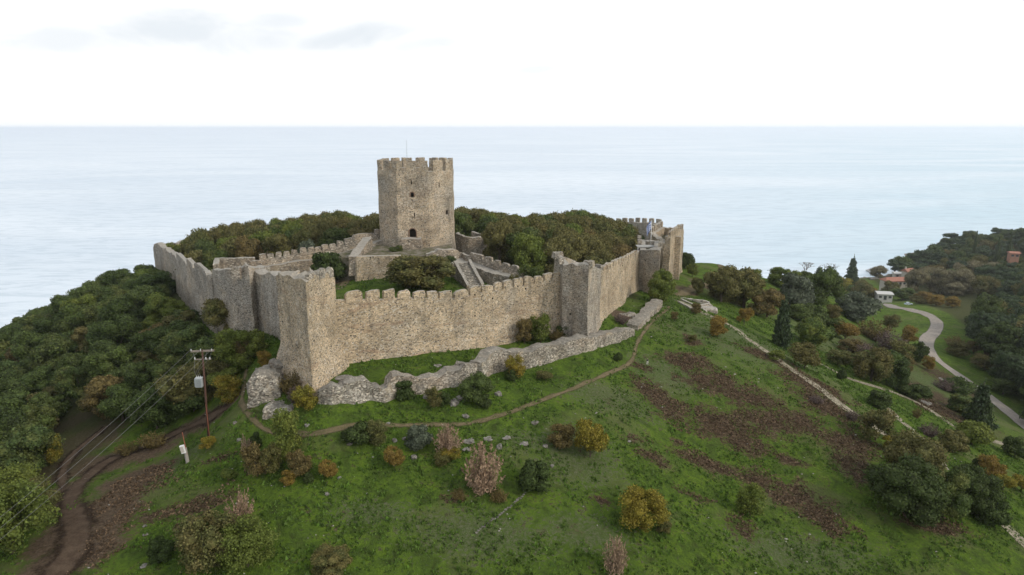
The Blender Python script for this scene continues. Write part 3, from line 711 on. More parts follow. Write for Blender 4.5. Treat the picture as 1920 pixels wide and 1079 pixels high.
# ------------------------------------------------------------------ keep
KC = Vector((-18.05, 130.2)); KR = 7.42; KT = CAMZ-7.68; KB = CAMZ-24.2
face0 = math.atan2(-KC.y, -KC.x)                    # direction from keep to viewer
def kv(i, r=KR): a = face0+R(16.6+45*i); return Vector((KC.x+r*math.cos(a), KC.y+r*math.sin(a)))
t = empty('castle_keep', (KC.x, KC.y, KB+1))
tag(t, 'tall octagonal stone keep with battlements rising above the courtyard', 'keep')
KP = [(kv(i).x, kv(i).y, KT) for i in range(8)]
kw = masonry('wall', KP, True, 1.3, M['keep'], zb=KB, rag=.04, disp=.10, seed=20, walk=0, flare=.25, flare_h=5)
def on_keep(px, py):
    a, b = ray(px, py); best = None
    for i in range(8):
        p, q = kv(i), kv(i+1)
        # solve x=aY on segment
        dx, dy = q.x-p.x, q.y-p.y; den = dx-a*dy
        if abs(den) < 1e-6: continue
        s = (a*p.y-p.x)/den
        if 0 <= s <= 1:
            Y = p.y+s*dy
            if best is None or Y < best[0]:
                n = Vector((dy, -dx)).normalized(); 
                if n.dot(Vector((p.x, p.y))-KC) < 0: n = -n
                best = (Y, n)
    Y, n = best; return Vector((a*Y, Y, CAMZ+b*Y)), n
# face list: px, py(bottom), width, height, arched, brick surround
KO = [(774, 446, 1.25, 1.65, True, True), (773, 370, .64, .85, True, True), (838.5, 403, .62, .82, False, False), (771, 347, .22, .8, False, False),
      (824, 352, .24, .9, False, False), (777, 407, .22, .75, False, False)]
cut = []
for i, (px, py, w, h, ar, br) in enumerate(KO):
    p, n = on_keep(px, py); cut.append(prism('cut', p, n, arch_profile(w, h, ar), -1.15, .6))
carve(kw, cut); adopt(kw, t)
for i, (px, py, w, h, ar, br) in enumerate(KO):
    p, n = on_keep(px, py)
    nm = 'doorway' if i == 0 else ('arrow_slit' if w < .3 else 'window')
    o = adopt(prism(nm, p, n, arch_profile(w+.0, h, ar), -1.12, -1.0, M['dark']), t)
    if br:
        pr = arch_profile(w+.32, h+.15, ar); ho = arch_profile(w, h, ar)
        sr = prism('brick_surround', p, n, pr, -.3, .06, M['brick'], None, hole=ho); adopt(sr, t)
adopt(floor_poly('roof_terrace', KP, KT-1.1, M['ruin'], None, 1.1), t)
KI = []
for i in range(8):
    p, q = kv(i), kv(i+1)
    for (a, b) in ((-.02, .15), (.31, .62), (.78, 1.0)) if i != 0 else ((.22, .60), (.76, 1.0)):
        c = p.lerp(q, (a+b)/2); d = q-p; nin = (KC-c).normalized(); w = (q-p).length*(b-a)
        if a < 0: w *= .9
        adopt(rubble('merlon', (c.x+nin.x*.36, c.y+nin.y*.36, KT-.2), (d.x, d.y), w, .6, 1.9+.2+.12*vn1(i*3.1, a*5, 0), M['keep'], None, i*3+5, .05, .04, .32), t)
mb = MB(); x, y, z = at(763, 300, 131); mb.tube([(x, y, KT-1), (x, y, z), at(762.5, 263, 131)], [.06, .04, .025], 6)
adopt(mb.build('antenna', M['metal']), t)
# entrance block under the door
p, n = on_keep(773, 447)
adopt(rubble('entrance_block', (p.x+n.x*1.1, p.y+n.y*1.1, KB-.3), (n.y, -n.x), 4.0, 2.4, p.z-KB+.45, M['inner'], None, 33, .12, .12, .5), t)

# terrace walls round the keep foot
def wallthing(name, plan, label, cat='castle wall', mat='inner', mer=None, **kw):
    t = empty(name, (plan[0][0], plan[0][1], plan[0][2]-3)); tag(t, label, cat)
    adopt(masonry('wall', plan, mat=M[mat], **kw), t)
    if mer:
        k0 = set(bpy.data.objects)
        if isinstance(mer[0], int): merlons_n(plan, mer[0], mer[1], mer[2], None, M[mat], .5, mer[3], *(mer[4:] if len(mer) > 4 else ()))
        else: merlons_px(plan, mer[0], mer[1], None, M[mat], .5, mer[2])
        for o in set(bpy.data.objects)-k0: adopt(o, t)
    return t
TZ = at(700, 481, 112.5)[2]
wallthing('retaining_wall', [pxy(663, 484, 112), pxy(668, 481.5, 111.5), pxy(742, 481, 112.5), pxy(757, 481, 113.5)], 'low tan retaining wall beside the arched gate, left of the olive-brown courtyard tree', thick=1.2, mat='wall', rag=.06, seed=41)
x0, y0, z0 = at(664, 482, 112.6); x1, y1, z1 = at(688, 462, 120)
adopt_r = rubble('stair_ramp', ((x0+x1)/2, (y0+y1)/2, TZ-3.2), (x1-x0, y1-y0), 9.0, 1.5, 5.2, M['inner'], None, 43, .1, .0, .5, top=lambda u, v: .62+.38*u)
tag(adopt_r, 'sloping pale coping ramp climbing from the retaining wall to the keep foot', 'ramp')
# terrace fill
tv = [(-31.5, 113.2), (-17, 114.0), (-10.6, 117), (-11.3, 127), (-13, 136), (-26, 136), (-28.5, 121)]
b = MB(); k = len(tv); V = [(x, y, TZ-.35) for x, y in tv]+[(x, y, TZ-5) for x, y in tv]
Fc = [tuple(range(k))]+[(i, k+i, k+(i+1) % k, (i+1) % k) for i in range(k)]
o = link('terrace', mesh('terrace', V, Fc, M['weedy'])); tag(o, 'raised stone and turf terrace on which the keep stands', 'terrace', kind='structure')
wallthing('terrace_wall', [pxy(800, 474, 114.3), pxy(822, 470, 115), pxy(858, 471, 117), pxy(868, 478, 118.5)], 'low broken terrace wall under the keep right side, behind the olive-brown tree', thick=1.0, mat='inner', rag=.25, seed=44)
wallthing('terrace_wall', [pxy(843, 496, 112), pxy(868, 493, 113), pxy(884, 500, 115)], 'dark lower terrace wall beside the stone staircase', thick=1.4, mat='inner', rag=.15, seed=45)
# round tower ruin behind the keep
rc = Vector(at(884, 436, 139)[:2]); rr = 3.25; RT = at(890, 443, 136)[2]; ring_ = []
for i in range(13):
    a = R(-196+i*24.0); ring_.append((rc.x+rr*math.cos(a), rc.y+rr*math.sin(a)*1.15, RT+.25*math.sin(i)))
wallthing('round_tower', ring_, 'open-topped round tower right behind the keep', 'tower', mat='inner', thick=.7, rag=.14, seed=46, sink=1)
# inner walls
IL = [pxy(712, 437, 128.5), pxy(700, 440, 127.5), pxy(663, 453, 124.5), pxy(646, 459, 123.4), pxy(600, 470, 120.5), pxy(560, 475, 118.4), pxy(485, 488, 115.5), pxy(470, 490, 115)]
t = wallthing('inner_wall', IL, 'crenellated inner ward wall running left from the keep, with an arched gate', mer=([(701, 712), (662, 698), (645, 659), (631, 642), (616, 628), (602, 614), (590, 600), (577, 588), (562, 574), (547, 558), (532, 543), (517, 528), (502, 513), (486, 499)], .95, 5), walk=1.1, thick=2.0, rag=.06, seed=47)
gw = [c for c in t.children if c.name.startswith('wall')][0]
p, d = along(IL, 654.5); nn = Vector((-d.y, d.x))    # inner side faces the court
zg = ground(p.x, p.y-2)
gw.parent = None; gw.matrix_parent_inverse = Matrix(); dg0 = bpy.context.view_layer.update()
x, y, z = at(654.5, 519, 120.5)
cutter = prism('cut', (x, y, z-.4), (0, -1), arch_profile(2.1, 3.3, True), -8, 3)
carve(gw, [cutter]); adopt(gw, t)
adopt(prism('gate_arch', (x, y-.15, z-.4), (-.45, -.9), arch_profile(2.7, 3.6, True), -.25, .12, M['ruin'], None, hole=arch_profile(2.05, 3.28, True)), t)
IL2 = [pxy(478, 482, 119), pxy(440, 484, 118), pxy(402, 484, 117), (-50.4, 112.8, at(402, 486, 117)[2]-.2)]
wallthing('inner_wall', IL2, 'low pale-topped wall of the inner ward behind the polygonal tower', thick=.9, rag=.08, seed=48, mat='inner')
IR = [pxy(986, 510, 107.5), pxy(974, 508, 108.5), pxy(935, 496, 111.5), pxy(905, 486, 114.5), pxy(880, 478, 116.8), pxy(870, 475, 118)]
wallthing('inner_wall', IR, 'sloping inner wall descending right from the keep past the stone staircase', mer=([(961, 974), (944, 957), (929, 940), (912, 925), (884, 908)], .75, 6), walk=.9, thick=2.4, rag=.08, seed=49, mat='inner')
# staircase
x0, y0, z0 = at(867, 493, 112.0); x1, y1, z1 = at(892, 541, 106); ns = 17
mb = MB(); dv = Vector((x1-x0, y1-y0, 0)); rz = math.atan2(dv.y, dv.x); L = dv.length
for i in range(ns):
    tt = (i+.5)/ns; zt_ = z0+(z1-z0)*(i/ns); zb_ = z1-1.0
    mb.box((x0+dv.x*tt, y0+dv.y*tt, (zt_+zb_)/2), (L/ns*.985, 1.9, zt_-zb_), rz)
st = empty('stone_staircase', (x1, y1, z1)); tag(st, 'stone staircase climbing from the courtyard to the inner wall', 'staircase')
adopt(mb.build('steps', M['steps']), st)
nl = Vector((-dv.y, dv.x, 0)).normalized()
for s_, nm in ((1, 'side_wall'), (-1, 'side_wall')):
    c_ = (Vector((x0, y0, 0))+dv/2)-nl*s_*1.22*(1 if s_ > 0 else 1)
    h_ = z0-z1+1.6
    adopt(rubble(nm, (c_.x, c_.y, z1-1.2), (dv.x, dv.y), L, .5, h_+(.1 if s_ < 0 else .0), M['inner'], None, 51+s_, .08, .0, .5, top=lambda u, v: 1-.62*u), st)

# ------------------------------------------------------------------ ruined outer wall in front of the castle
def gxy(px, py, dz):
    x, y, z = hit(px, py); return (x, y, z+dz)
OW1 = [gxy(595, 760, 1.5), gxy(625, 760, 2.0), gxy(662, 758, 2.5), gxy(690, 754, 2.7), gxy(697, 752, 2.1), gxy(720, 751, 1.7), gxy(742, 748, 2.5), gxy(757, 745, 2.2), gxy(800, 738, 1.9), gxy(850, 727, 1.9), gxy(872, 722, 2.7), gxy(893, 712, 2.2), gxy(905, 708, 1.7)]
t = wallthing('ruined_wall', OW1, 'low jagged ruined outer wall nearest the viewer, left stretch with a tall hump', 'ruin', 'ruin', thick=1.5, rag=.35, seed=60, disp=.22, step=.45)
OW2 = [gxy(903, 714, 2.2), gxy(920, 704, 2.6), gxy(938, 698, 2.9), gxy(955, 697, 2.5), gxy(990, 691, 2.3), gxy(1040, 678, 2.2), gxy(1100, 661, 2.1), gxy(1140, 648, 1.8), gxy(1172, 638, 1.5), gxy(1190, 631, 1.1)]
t = wallthing('ruined_wall', OW2, 'low ruined outer wall, long middle stretch below the middle tower', 'ruin', 'ruin', thick=1.7, rag=.18, seed=61, disp=.18, step=.45)
OW3 = [gxy(1196, 622, .7), gxy(1212, 606, 1.0), gxy(1228, 590, 1.1), gxy(1241, 578, 1.2), gxy(1243, 572, .9)]
t = wallthing('ruined_wall', OW3, 'short ruined outer wall segment beside the upper end of the footpath', 'ruin', 'ruin', thick=2.0, rag=.18, seed=62, disp=.18, step=.45)
x, y, z = hit(497, 757)
def lump(name, px, py, w, d, h, ax, label, seed, top=None, mat='ruin', cell=.3, disp=.25, dy=.5):
    x, y, z = hit(px, py); o = rubble(name, (x, y+d*dy, z-.4), ax, w, d, h+.4, M[mat], None, seed, disp, .25, cell, top); tag(o, label, 'ruin'); return o
lump('ruined_stump', 492, 756, 3.6, 3.4, 3.4, (1, .15), 'ragged grey masonry stump left of the near corner tower foot', 70, lambda u, v: .72+.28*math.sin(3.0*u+.3))
lump('ruined_stump', 520, 708, 2.4, 2.0, 1.7, (1, .15), 'smaller masonry stump behind the ragged grey stump, at the corner tower foot', 71)
lump('fallen_masonry', 521, 784, 3.2, 2.2, 1.25, (1, -.1), 'squat block of fallen masonry with a weedy top beside the footpath', 72, lambda u, v: 1-.28*(1-abs(2*u-1))*(1-abs(2*v-1)))
for i, (px, py, w, d, h, ax, lb) in enumerate(((1300, 566, 6.5, .6, .5, (1, -.55), 'low foundation wall right of the round yellow-green tree'), (1322, 578, 3.2, .8, .7, (1, .2), 'foundation wall end block beside the small autumn tree'),
                                             (1330, 584, 3.4, 2.0, .55, (1, -.3), 'small rectangular ruin foundation below the foundation wall'))):
    lump('foundation', px, py, w, d, h, ax, lb, 80+i, cell=.3, disp=.12, mat='copng')
lump('foundation', 1175, 593, 3.5, 1.2, .3, (1, .1), 'low grassy foundation stones between middle tower and outer wall', 86, disp=.15)

# flag pole
x, y, z = at(1220, 458, 140); t = empty('flagpole', (x, y, z)); tag(t, 'white flagpole with blue and white flag on the gate tower', 'flagpole')
mb = MB(); mb.tube([(x, y, z-1.5), (x, y, CAMZ+ray(1220, 413)[1]*140)], [.07, .05], 8); adopt(mb.build('pole', M['white'], None, True), t)
def flag_mat():
    m, g, o = newmat('flag_cloth'); u = g.n('ShaderNodeSeparateXYZ', None, Vector=g.n('ShaderNodeUVMap').outputs[0])
    ux, uy = u.outputs[0], u.outputs[1]
    stripe = g.math('MODULO', g.math('FLOOR', g.math('MULTIPLY', uy, 9.0)), 2.0)      # odd stripes white
    st = g.mix(stripe, (0.03, 0.12, 0.42), (0.8, 0.8, 0.8))
    can = g.math('MULTIPLY', g.math('LESS_THAN', ux, 0.37), g.math('GREATER_THAN', uy, 4/9))
    crx = g.math('LESS_THAN', g.math('ABSOLUTE', g.math('SUBTRACT', ux, .185)), .037); cry = g.math('LESS_THAN', g.math('ABSOLUTE', g.math('SUBTRACT', uy, 6.5/9)), .055)
    cc = g.mix(g.math('MAXIMUM', crx, cry), (0.03, 0.12, 0.42), (0.8, 0.8, 0.8))
    finish(g, o, g.mix(can, st, cc), 0.8); return m
zt = CAMZ+ray(1220, 415)[1]*140; V = []; UV = []; nu, nv = 14, 9
for j in range(nv+1):
    for i in range(nu+1):
        a, c_ = i/nu, j/nv; V.append((x-.06-1.0*a*(.75+.25*c_)*1.0, y+.22*math.sin(a*9+c_*1.5), zt-1.75*(1-c_)-1.2*a*a-.25*a)); UV.append((a, c_))
Fc = [(j*(nu+1)+i, j*(nu+1)+i+1, (j+1)*(nu+1)+i+1, (j+1)*(nu+1)+i) for j in range(nv) for i in range(nu)]
me = mesh('flag', V, Fc, flag_mat(), True); uvl = me.uv_layers.new(name='UVMap')
for l in me.loops: uvl.data[l.index].uv = UV[l.vertex_index]
adopt(link('flag', me), t)
# ------------------------------------------------------------------ vegetation
def leaf_mat(name, cols, isl=0.45, trans=0.25):
    m, g, o = newmat(name)
    rnd = g.n('ShaderNodeObjectInfo').outputs['Random']; ri = g.n('ShaderNodeNewGeometry').outputs['Random Per Island']
    P = g.n('ShaderNodeTexCoord').outputs['Object']
    n = g.noise(P, 3.0, 3.0, 0.6)
    k = len(cols); c1 = g.ramp(rnd, [(i/(k-1), c) for i, c in enumerate(cols)])
    c2 = g.ramp(g.math('FRACT', g.math('ADD', rnd, 0.37)), [(i/(k-1), c) for i, c in enumerate(cols)])
    c = g.mix(g.mr(n, 0.42, 0.6), c1, c2)
    l = g.math('ADD', g.math('MULTIPLY', ri, 2*isl), 1-isl)
    c = g.mix(1.0, c, g.n('ShaderNodeCombineColor', None, Red=l, Green=l, Blue=l).outputs[0], 'MULTIPLY')
    p = g.n('ShaderNodeBsdfPrincipled', None, Base_Color=c, Roughness=0.75, Specular_IOR_Level=0.18)
    t = g.n('ShaderNodeBsdfTranslucent', None, Color=c)
    mx = g.n('ShaderNodeMixShader', None, i0=trans); g.link(p.outputs[0], mx.inputs[1]); g.link(t.outputs[0], mx.inputs[2])
    g.link(mx.outputs[0], o.inputs[0]); return m
L = {}
L['green'] = leaf_mat('leaves_evergreen', [(0.060, 0.088, 0.024), (0.084, 0.118, 0.030), (0.068, 0.102, 0.034), (0.112, 0.126, 0.036), (0.048, 0.074, 0.022)], .5)
L['dark'] = leaf_mat('leaves_dark', [(0.044, 0.066, 0.019), (0.058, 0.084, 0.023), (0.050, 0.068, 0.022)], .5)
L['olive'] = leaf_mat('leaves_olive_brown', [(0.120, 0.120, 0.038), (0.145, 0.126, 0.044), (0.102, 0.112, 0.038), (0.155, 0.130, 0.050)], .5)
L['brown'] = leaf_mat('leaves_brown', [(0.155, 0.120, 0.044), (0.130, 0.105, 0.042), (0.175, 0.130, 0.048)], .5)
L['pale'] = leaf_mat('leaves_pale_brown', [(0.215, 0.190, 0.110), (0.180, 0.165, 0.090)], .4)
L['yellow'] = leaf_mat('leaves_yellow', [(0.225, 0.188, 0.027), (0.173, 0.168, 0.030), (0.262, 0.188, 0.030)])
L['orange'] = leaf_mat('leaves_orange', [(0.230, 0.150, 0.036), (0.185, 0.130, 0.038), (0.250, 0.175, 0.034)])
L['lime'] = leaf_mat('leaves_light_green', [(0.112, 0.147, 0.030), (0.143, 0.165, 0.033), (0.093, 0.135, 0.033)])
L['blue'] = leaf_mat('leaves_grey_green', [(0.092, 0.112, 0.072), (0.110, 0.128, 0.088), (0.080, 0.100, 0.062)], .45)
L['pine'] = leaf_mat('pine_needles', [(0.050, 0.076, 0.032), (0.066, 0.092, 0.040), (0.042, 0.066, 0.034)], .5)
L['dry'] = leaf_mat('leaves_dry_pink', [(0.312, 0.222, 0.156), (0.264, 0.180, 0.120), (0.336, 0.246, 0.168)], 0.35, .15)
L['mauve'] = leaf_mat('twigs_mauve', [(0.108, 0.079, 0.070), (0.132, 0.096, 0.082), (0.090, 0.072, 0.060)], 0.4, .1)

def quads(c, nrm, size, rs, asp=1.0, up=None):
    """leaf cards: centres, normals, sizes -> vertices and faces"""
    n = len(c); r = rs.normal(size=(n, 3))
    if up is not None: r = r*0.35+np.array([0, 0, 1.0])*up
    u = np.cross(nrm, r); u /= np.linalg.norm(u, axis=1, keepdims=True)+1e-9
    v = np.cross(nrm, u); v /= np.linalg.norm(v, axis=1, keepdims=True)+1e-9
    s = size[:, None]*0.5
    V = np.stack([c-u*s-v*s*asp, c+u*s-v*s*asp, c+u*s+v*s*asp, c-u*s+v*s*asp], 1).reshape(-1, 3)
    return V, np.arange(4*n).reshape(-1, 4)
def ico(sub=1):
    b = bmesh.new(); bmesh.ops.create_icosphere(b, subdivisions=sub, radius=1); b.verts.ensure_lookup_table()
    V = np.array([v.co[:] for v in b.verts]); Fc = np.array([[v.index for v in f.verts]+[f.verts[0].index] for f in b.faces]); b.free(); return V, Fc
ICO = ico(2)
def crown(name, seed, lobes, n, leaf, core=0.82, jit=0.10, rough=0.5):
    """lobes: array of (x,y,z,rx,rz); leaves on the lobe skins plus a solid leafy inside"""
    rs = np.random.RandomState(seed); lobes = np.array(lobes); wgt = lobes[:, 3]**2; wgt /= wgt.sum()
    k = rs.choice(len(lobes), n, p=wgt); d = rs.normal(size=(n, 3)); d[:, 2] += 0.25; d /= np.linalg.norm(d, axis=1, keepdims=True)
    lo = lobes[k]; rad = np.stack([lo[:, 3], lo[:, 3], lo[:, 4]], 1)
    c = lo[:, :3]+d*rad*(1+rs.normal(size=(n, 1))*jit)*(1+0.12*fbm(d*2.3+lo[:, :3]*9, seed, 2))[:, None]
    keep = np.ones(n, bool)
    for q in lobes:
        e = (c-q[:3])/np.array([q[3], q[3], q[4]]); keep &= (np.linalg.norm(e, axis=1) > 0.80)
    keep &= c[:, 2] > 0.0
    c, d = c[keep], d[keep]
    nr = d+rs.normal(size=c.shape)*rough; nr /= np.linalg.norm(nr, axis=1, keepdims=True)
    V, Fc = quads(c, nr, leaf*rs.uniform(0.6, 1.35, len(c)), rs)
    Vs, Fs = [V], [list(map(tuple, Fc))]; off = len(V)
    iv, if_ = ICO
    if core:
        for q in lobes:
            W_ = iv*np.array([q[3], q[3], q[4]])*core*(1+0.14*fbm(iv*2+q[:3]*9, seed, 2))[:, None]+q[:3]
            W_[:, 2] = np.maximum(W_[:, 2], 0.02)
            Vs.append(W_); Fs.append([(a+off, b_+off, c_+off) for a, b_, c_, _ in if_]); off += len(W_)
    return mesh(name, np.concatenate(Vs), sum(Fs, []), L['green'])
def lobes_round(seed, n, z0, z1, r0, r1, spread=0.34, flat=0.85, cone=0.0):
    rs = random.Random(seed); out = []
    for i in range(n):
        t = (i+.5)/n; z = z0+(z1-z0)*(rs.random()**0.8 if i else .5)
        lim = spread*math.sqrt(max(0.05, 1-((z-(z0+z1)/2)/((z1-z0)*.62))**2))*(1-cone*(z-z0)/(z1-z0))
        a = i*2.399+rs.uniform(-.4, .4); r = lim*math.sqrt(rs.uniform(.25, 1)) if i else 0.0
        q = rs.uniform(r0, r1); out.append((r*math.cos(a), r*math.sin(a), z, q, q*flat))
    return out
CR = {}
for i in range(5): CR['oak%d' % i] = crown('oak_crown', 10+i, lobes_round(10+i, 24, .22, .86, .11, .19), 9000, .026, jit=.13, rough=.7)
for i in range(3): CR['full%d' % i] = crown('tree_crown', 90+i, lobes_round(90+i, 28, .10, .88, .10, .18, .37), 9000, .026, jit=.14, rough=.7)
for i in range(2):
    CR['bigbush%d' % i] = crown('shrub_foliage', 130+i, lobes_round(130+i, 30, .12, .82, .10, .18, .37), 13000, .021, jit=.13, rough=.8)
    CR['bigfluffy%d' % i] = crown('shrub_foliage', 140+i, lobes_round(140+i, 34, .14, .92, .07, .14, .38), 13000, .019, core=.6, jit=.25, rough=.9)
for i in range(3): CR['bush%d' % i] = crown('bush_foliage', 30+i, lobes_round(30+i, 13, .18, .78, .16, .24), 4200, .042)
for i in range(3): CR['fluffy%d' % i] = crown('shrub_foliage', 40+i, lobes_round(40+i, 20, .22, .90, .08, .17, .36), 5200, .030, core=.6, jit=.22, rough=.9)
for i in range(3):
    lb = []; rs_ = random.Random(50+i)
    for k in range(15):
        a = k*2.4; z = .42+.5*rs_.random(); r = .36*rs_.random()**.5*(1.25-z*.6); lb.append((r*math.cos(a), r*math.sin(a), z, rs_.uniform(.12, .2), rs_.uniform(.06, .10)))
    CR['pine%d' % i] = crown('pine_crown', 50+i, lb, 4200, .034, jit=.14)
lb = [(0.02*math.sin(k), .02*math.cos(k*2), .10+.80*k/11, .46*(1-k/14)*1.0, .10) for k in range(12)]
CR['cypress'] = crown('cypress_crown', 60, lb, 4200, .05, jit=.12)
lb = []; rs_ = random.Random(61)
for k in range(46):
    z = .05+.80*(k/46)**.9; r = (.40*(1-z)**1.15+.03)*rs_.uniform(.6, 1.1); a = k*2.4
    lb.append((r*.75*math.cos(a), r*.75*math.sin(a), z, .04+.10*(1-z), .018+.014*(1-z)))
for k in range(14): lb.append((.015*math.sin(k*.9)+(.004*max(0, k-9)**1.6), 0, .10+.065*k, .085*(1.1-k*.07), .045))
CR['spruce'] = crown('spruce_crown', 61, lb, 5600, .036, core=.55, jit=.3, rough=.9)
def wispy(name, seed, n_st=46, per=62, leaf=.022, spread=.50, low=.22):
    rs = np.random.RandomState(seed); C = []; Vt = []; Ft = []; off = 0
    for k in range(n_st):
        a = rs.uniform(0, 6.283); r = spread*math.sqrt(rs.random()); h = (1.0-0.38*(r/spread)**2.0)*rs.uniform(.62, 1.04); bx, by = .3*r*math.cos(a), .3*r*math.sin(a)
        t = rs.uniform(low, 1.0, per); sp = .045*np.sin(t*3.1)[:, None]
        p = np.stack([bx+(r*math.cos(a)-bx)*t**1.3, by+(r*math.sin(a)-by)*t**1.3, h*t], 1)+rs.normal(size=(per, 3))*sp*np.array([1, 1, .8]); C.append(p)
        q0 = np.array([bx, by, 0]); q1 = np.array([r*math.cos(a), r*math.sin(a), h*.95]); w = np.array([.005, .003, 0])
        Vt += [q0-w, q0+w, q1]; Ft.append((off, off+1, off+2)); off += 3
    C = np.concatenate(C); C = C[C[:, 2] > 0]; nr = rs.normal(size=C.shape); nr /= np.linalg.norm(nr, axis=1, keepdims=True)
    V, Fc = quads(C, nr, leaf*rs.uniform(.6, 1.4, len(C)), rs, 1.6, 1.0)
    return mesh(name, np.concatenate([V, np.array(Vt)]), list(map(tuple, Fc))+[tuple(len(V)+i for i in f) for f in Ft], L['dry'])
for i in range(3): CR['wispy%d' % i] = wispy('dry_shrub_foliage', 70+i)
CR['brush0'] = wispy('brush_foliage', 80, 60, 62, .020, .48, .05); CR['brush1'] = wispy('brush_foliage', 81, 60, 62, .020, .48, .05)
def trunk_mesh(seed, h=.55, r=.028, limbs=4):
    b = MB(); rs = random.Random(seed); top = Vector((rs.uniform(-.04, .04), rs.uniform(-.04, .04), h))
    b.tube([(0, 0, -.12), (top.x*.3, top.y*.3, h*.45), tuple(top)], [r*1.35, r, r*.6], 7)
    for i in range(limbs):
        a = i*6.283/limbs+rs.uniform(-.4, .4); z = h*rs.uniform(.45, .8)
        b.tube([(top.x*.5, top.y*.5, z), (.14*math.cos(a), .14*math.sin(a), z+.14), (.27*math.cos(a), .27*math.sin(a), z+.30)], [r*.55, r*.38, r*.15], 5)
    return mesh('trunk', b.v, b.f, M['bark'])
TR = [trunk_mesh(i) for i in range(3)]; TS = trunk_mesh(9, .30, .02, 5); TC = trunk_mesh(11, .9, .016, 0)
def bare_mesh(seed, depth=5, r0=.022):
    b = MB(); rs = random.Random(seed)
    def br(p, d, l, r, k):
        q = p+d*l; b.tube([tuple(p), tuple(q)], [r, r*.7], 4)
        if k == 0: return
        for _ in range(3 if k > 1 else 4):
            e = (d+Vector((rs.uniform(-.7, .7), rs.uniform(-.7, .7), rs.uniform(-.15, .5)))).normalized(); br(q, e, l*.68, r*.6, k-1)
    br(Vector((0, 0, -.05)), Vector((0, 0, 1)), .30, r0, depth-1)
    V = np.array(b.v); V[:, 2] /= V[:, 2].max(); V[:, :2] *= .5/np.abs(V[:, :2]).max()
    return mesh('branches', V, b.f, M['greybark'])
BT = bare_mesh(5)

def depth_of(x, y, z): return y*cP-(z-CAMZ)*sP
NPL = [0]
KNAME = {'full': ('leafy_tree', 'tree'), 'oak': ('oak_tree', 'tree'), 'bush': ('round_shrub', 'shrub'), 'fluffy': ('shrub', 'shrub'), 'pine': ('pine_tree', 'pine tree'), 'cypress': ('cypress_tree', 'cypress'), 'spruce': ('conifer', 'conifer'),
         'wispy': ('dry_shrub', 'shrub'), 'brush': ('brushwood_shrub', 'shrub'), 'bare': ('bare_tree', 'tree')}
def plant(kind, mat, x, y, w, h, label, z=None, group=None, seed=None, trunk=True, rot=None, name=None, big=False):
    NPL[0] += 1; r = random.Random(NPL[0]*77+5); z = ground(x, y) if z is None else z
    nm, cat = KNAME[kind]; nm = name or nm; root = empty(nm, (x, y, z-0.04*h)); tag(root, label, cat, group)
    root.rotation_euler.z = r.uniform(0, 6.28) if rot is None else rot; root.scale = (w, w, h)
    if kind == 'bare':
        o = link('branches', BT, root); return root
    vk = ('big'+kind if kind != 'full' else 'bigbush') if big and kind in ('bush', 'fluffy', 'full') else kind
    vs = sorted(k for k in CR if k.rstrip('0123456789') == vk); me = CR[vs[r.randrange(len(vs))]]
    o = link('crown' if kind in ('oak', 'full', 'pine', 'cypress', 'spruce') else 'foliage', me, root)
    o.material_slots[0].link = 'OBJECT'; o.material_slots[0].material = L[mat]
    if trunk:
        tm = TC if kind in ('cypress', 'spruce') else (TR[r.randrange(3)] if kind in ('oak', 'pine', 'full') else TS)
        link('trunk' if kind in ('oak', 'full', 'pine', 'cypress', 'spruce') else 'stem', tm, root)
    return root
def plant_px(kind, mat, px, py, h, w, label, group=None, **kw):
    x, y, z = hit(px, py-min(h*.06, 4)); d = depth_of(x, y, z); s = d/FOC
    y2 = y+w*s*0.32; x2 = x*y2/y; z2 = ground(x2, y2)
    return plant(kind, mat, x2, y2, w*s*(1.2 if px > 1300 else 1.12), h*s/0.92*(1.06 if px > 1300 else 1), label, z=min(z, z2), group=group, big=w > 66 and y < 110, **kw)
def plant_y(kind, mat, px, ptop, Y, w, label, zg=None, **kw):
    x, y, z = at(px, ptop, Y); zg = ground(x, y) if zg is None else zg; s = depth_of(x, y, z)/FOC
    return plant(kind, mat, x, y, w*s*1.08, z-zg, label, z=zg, **kw)

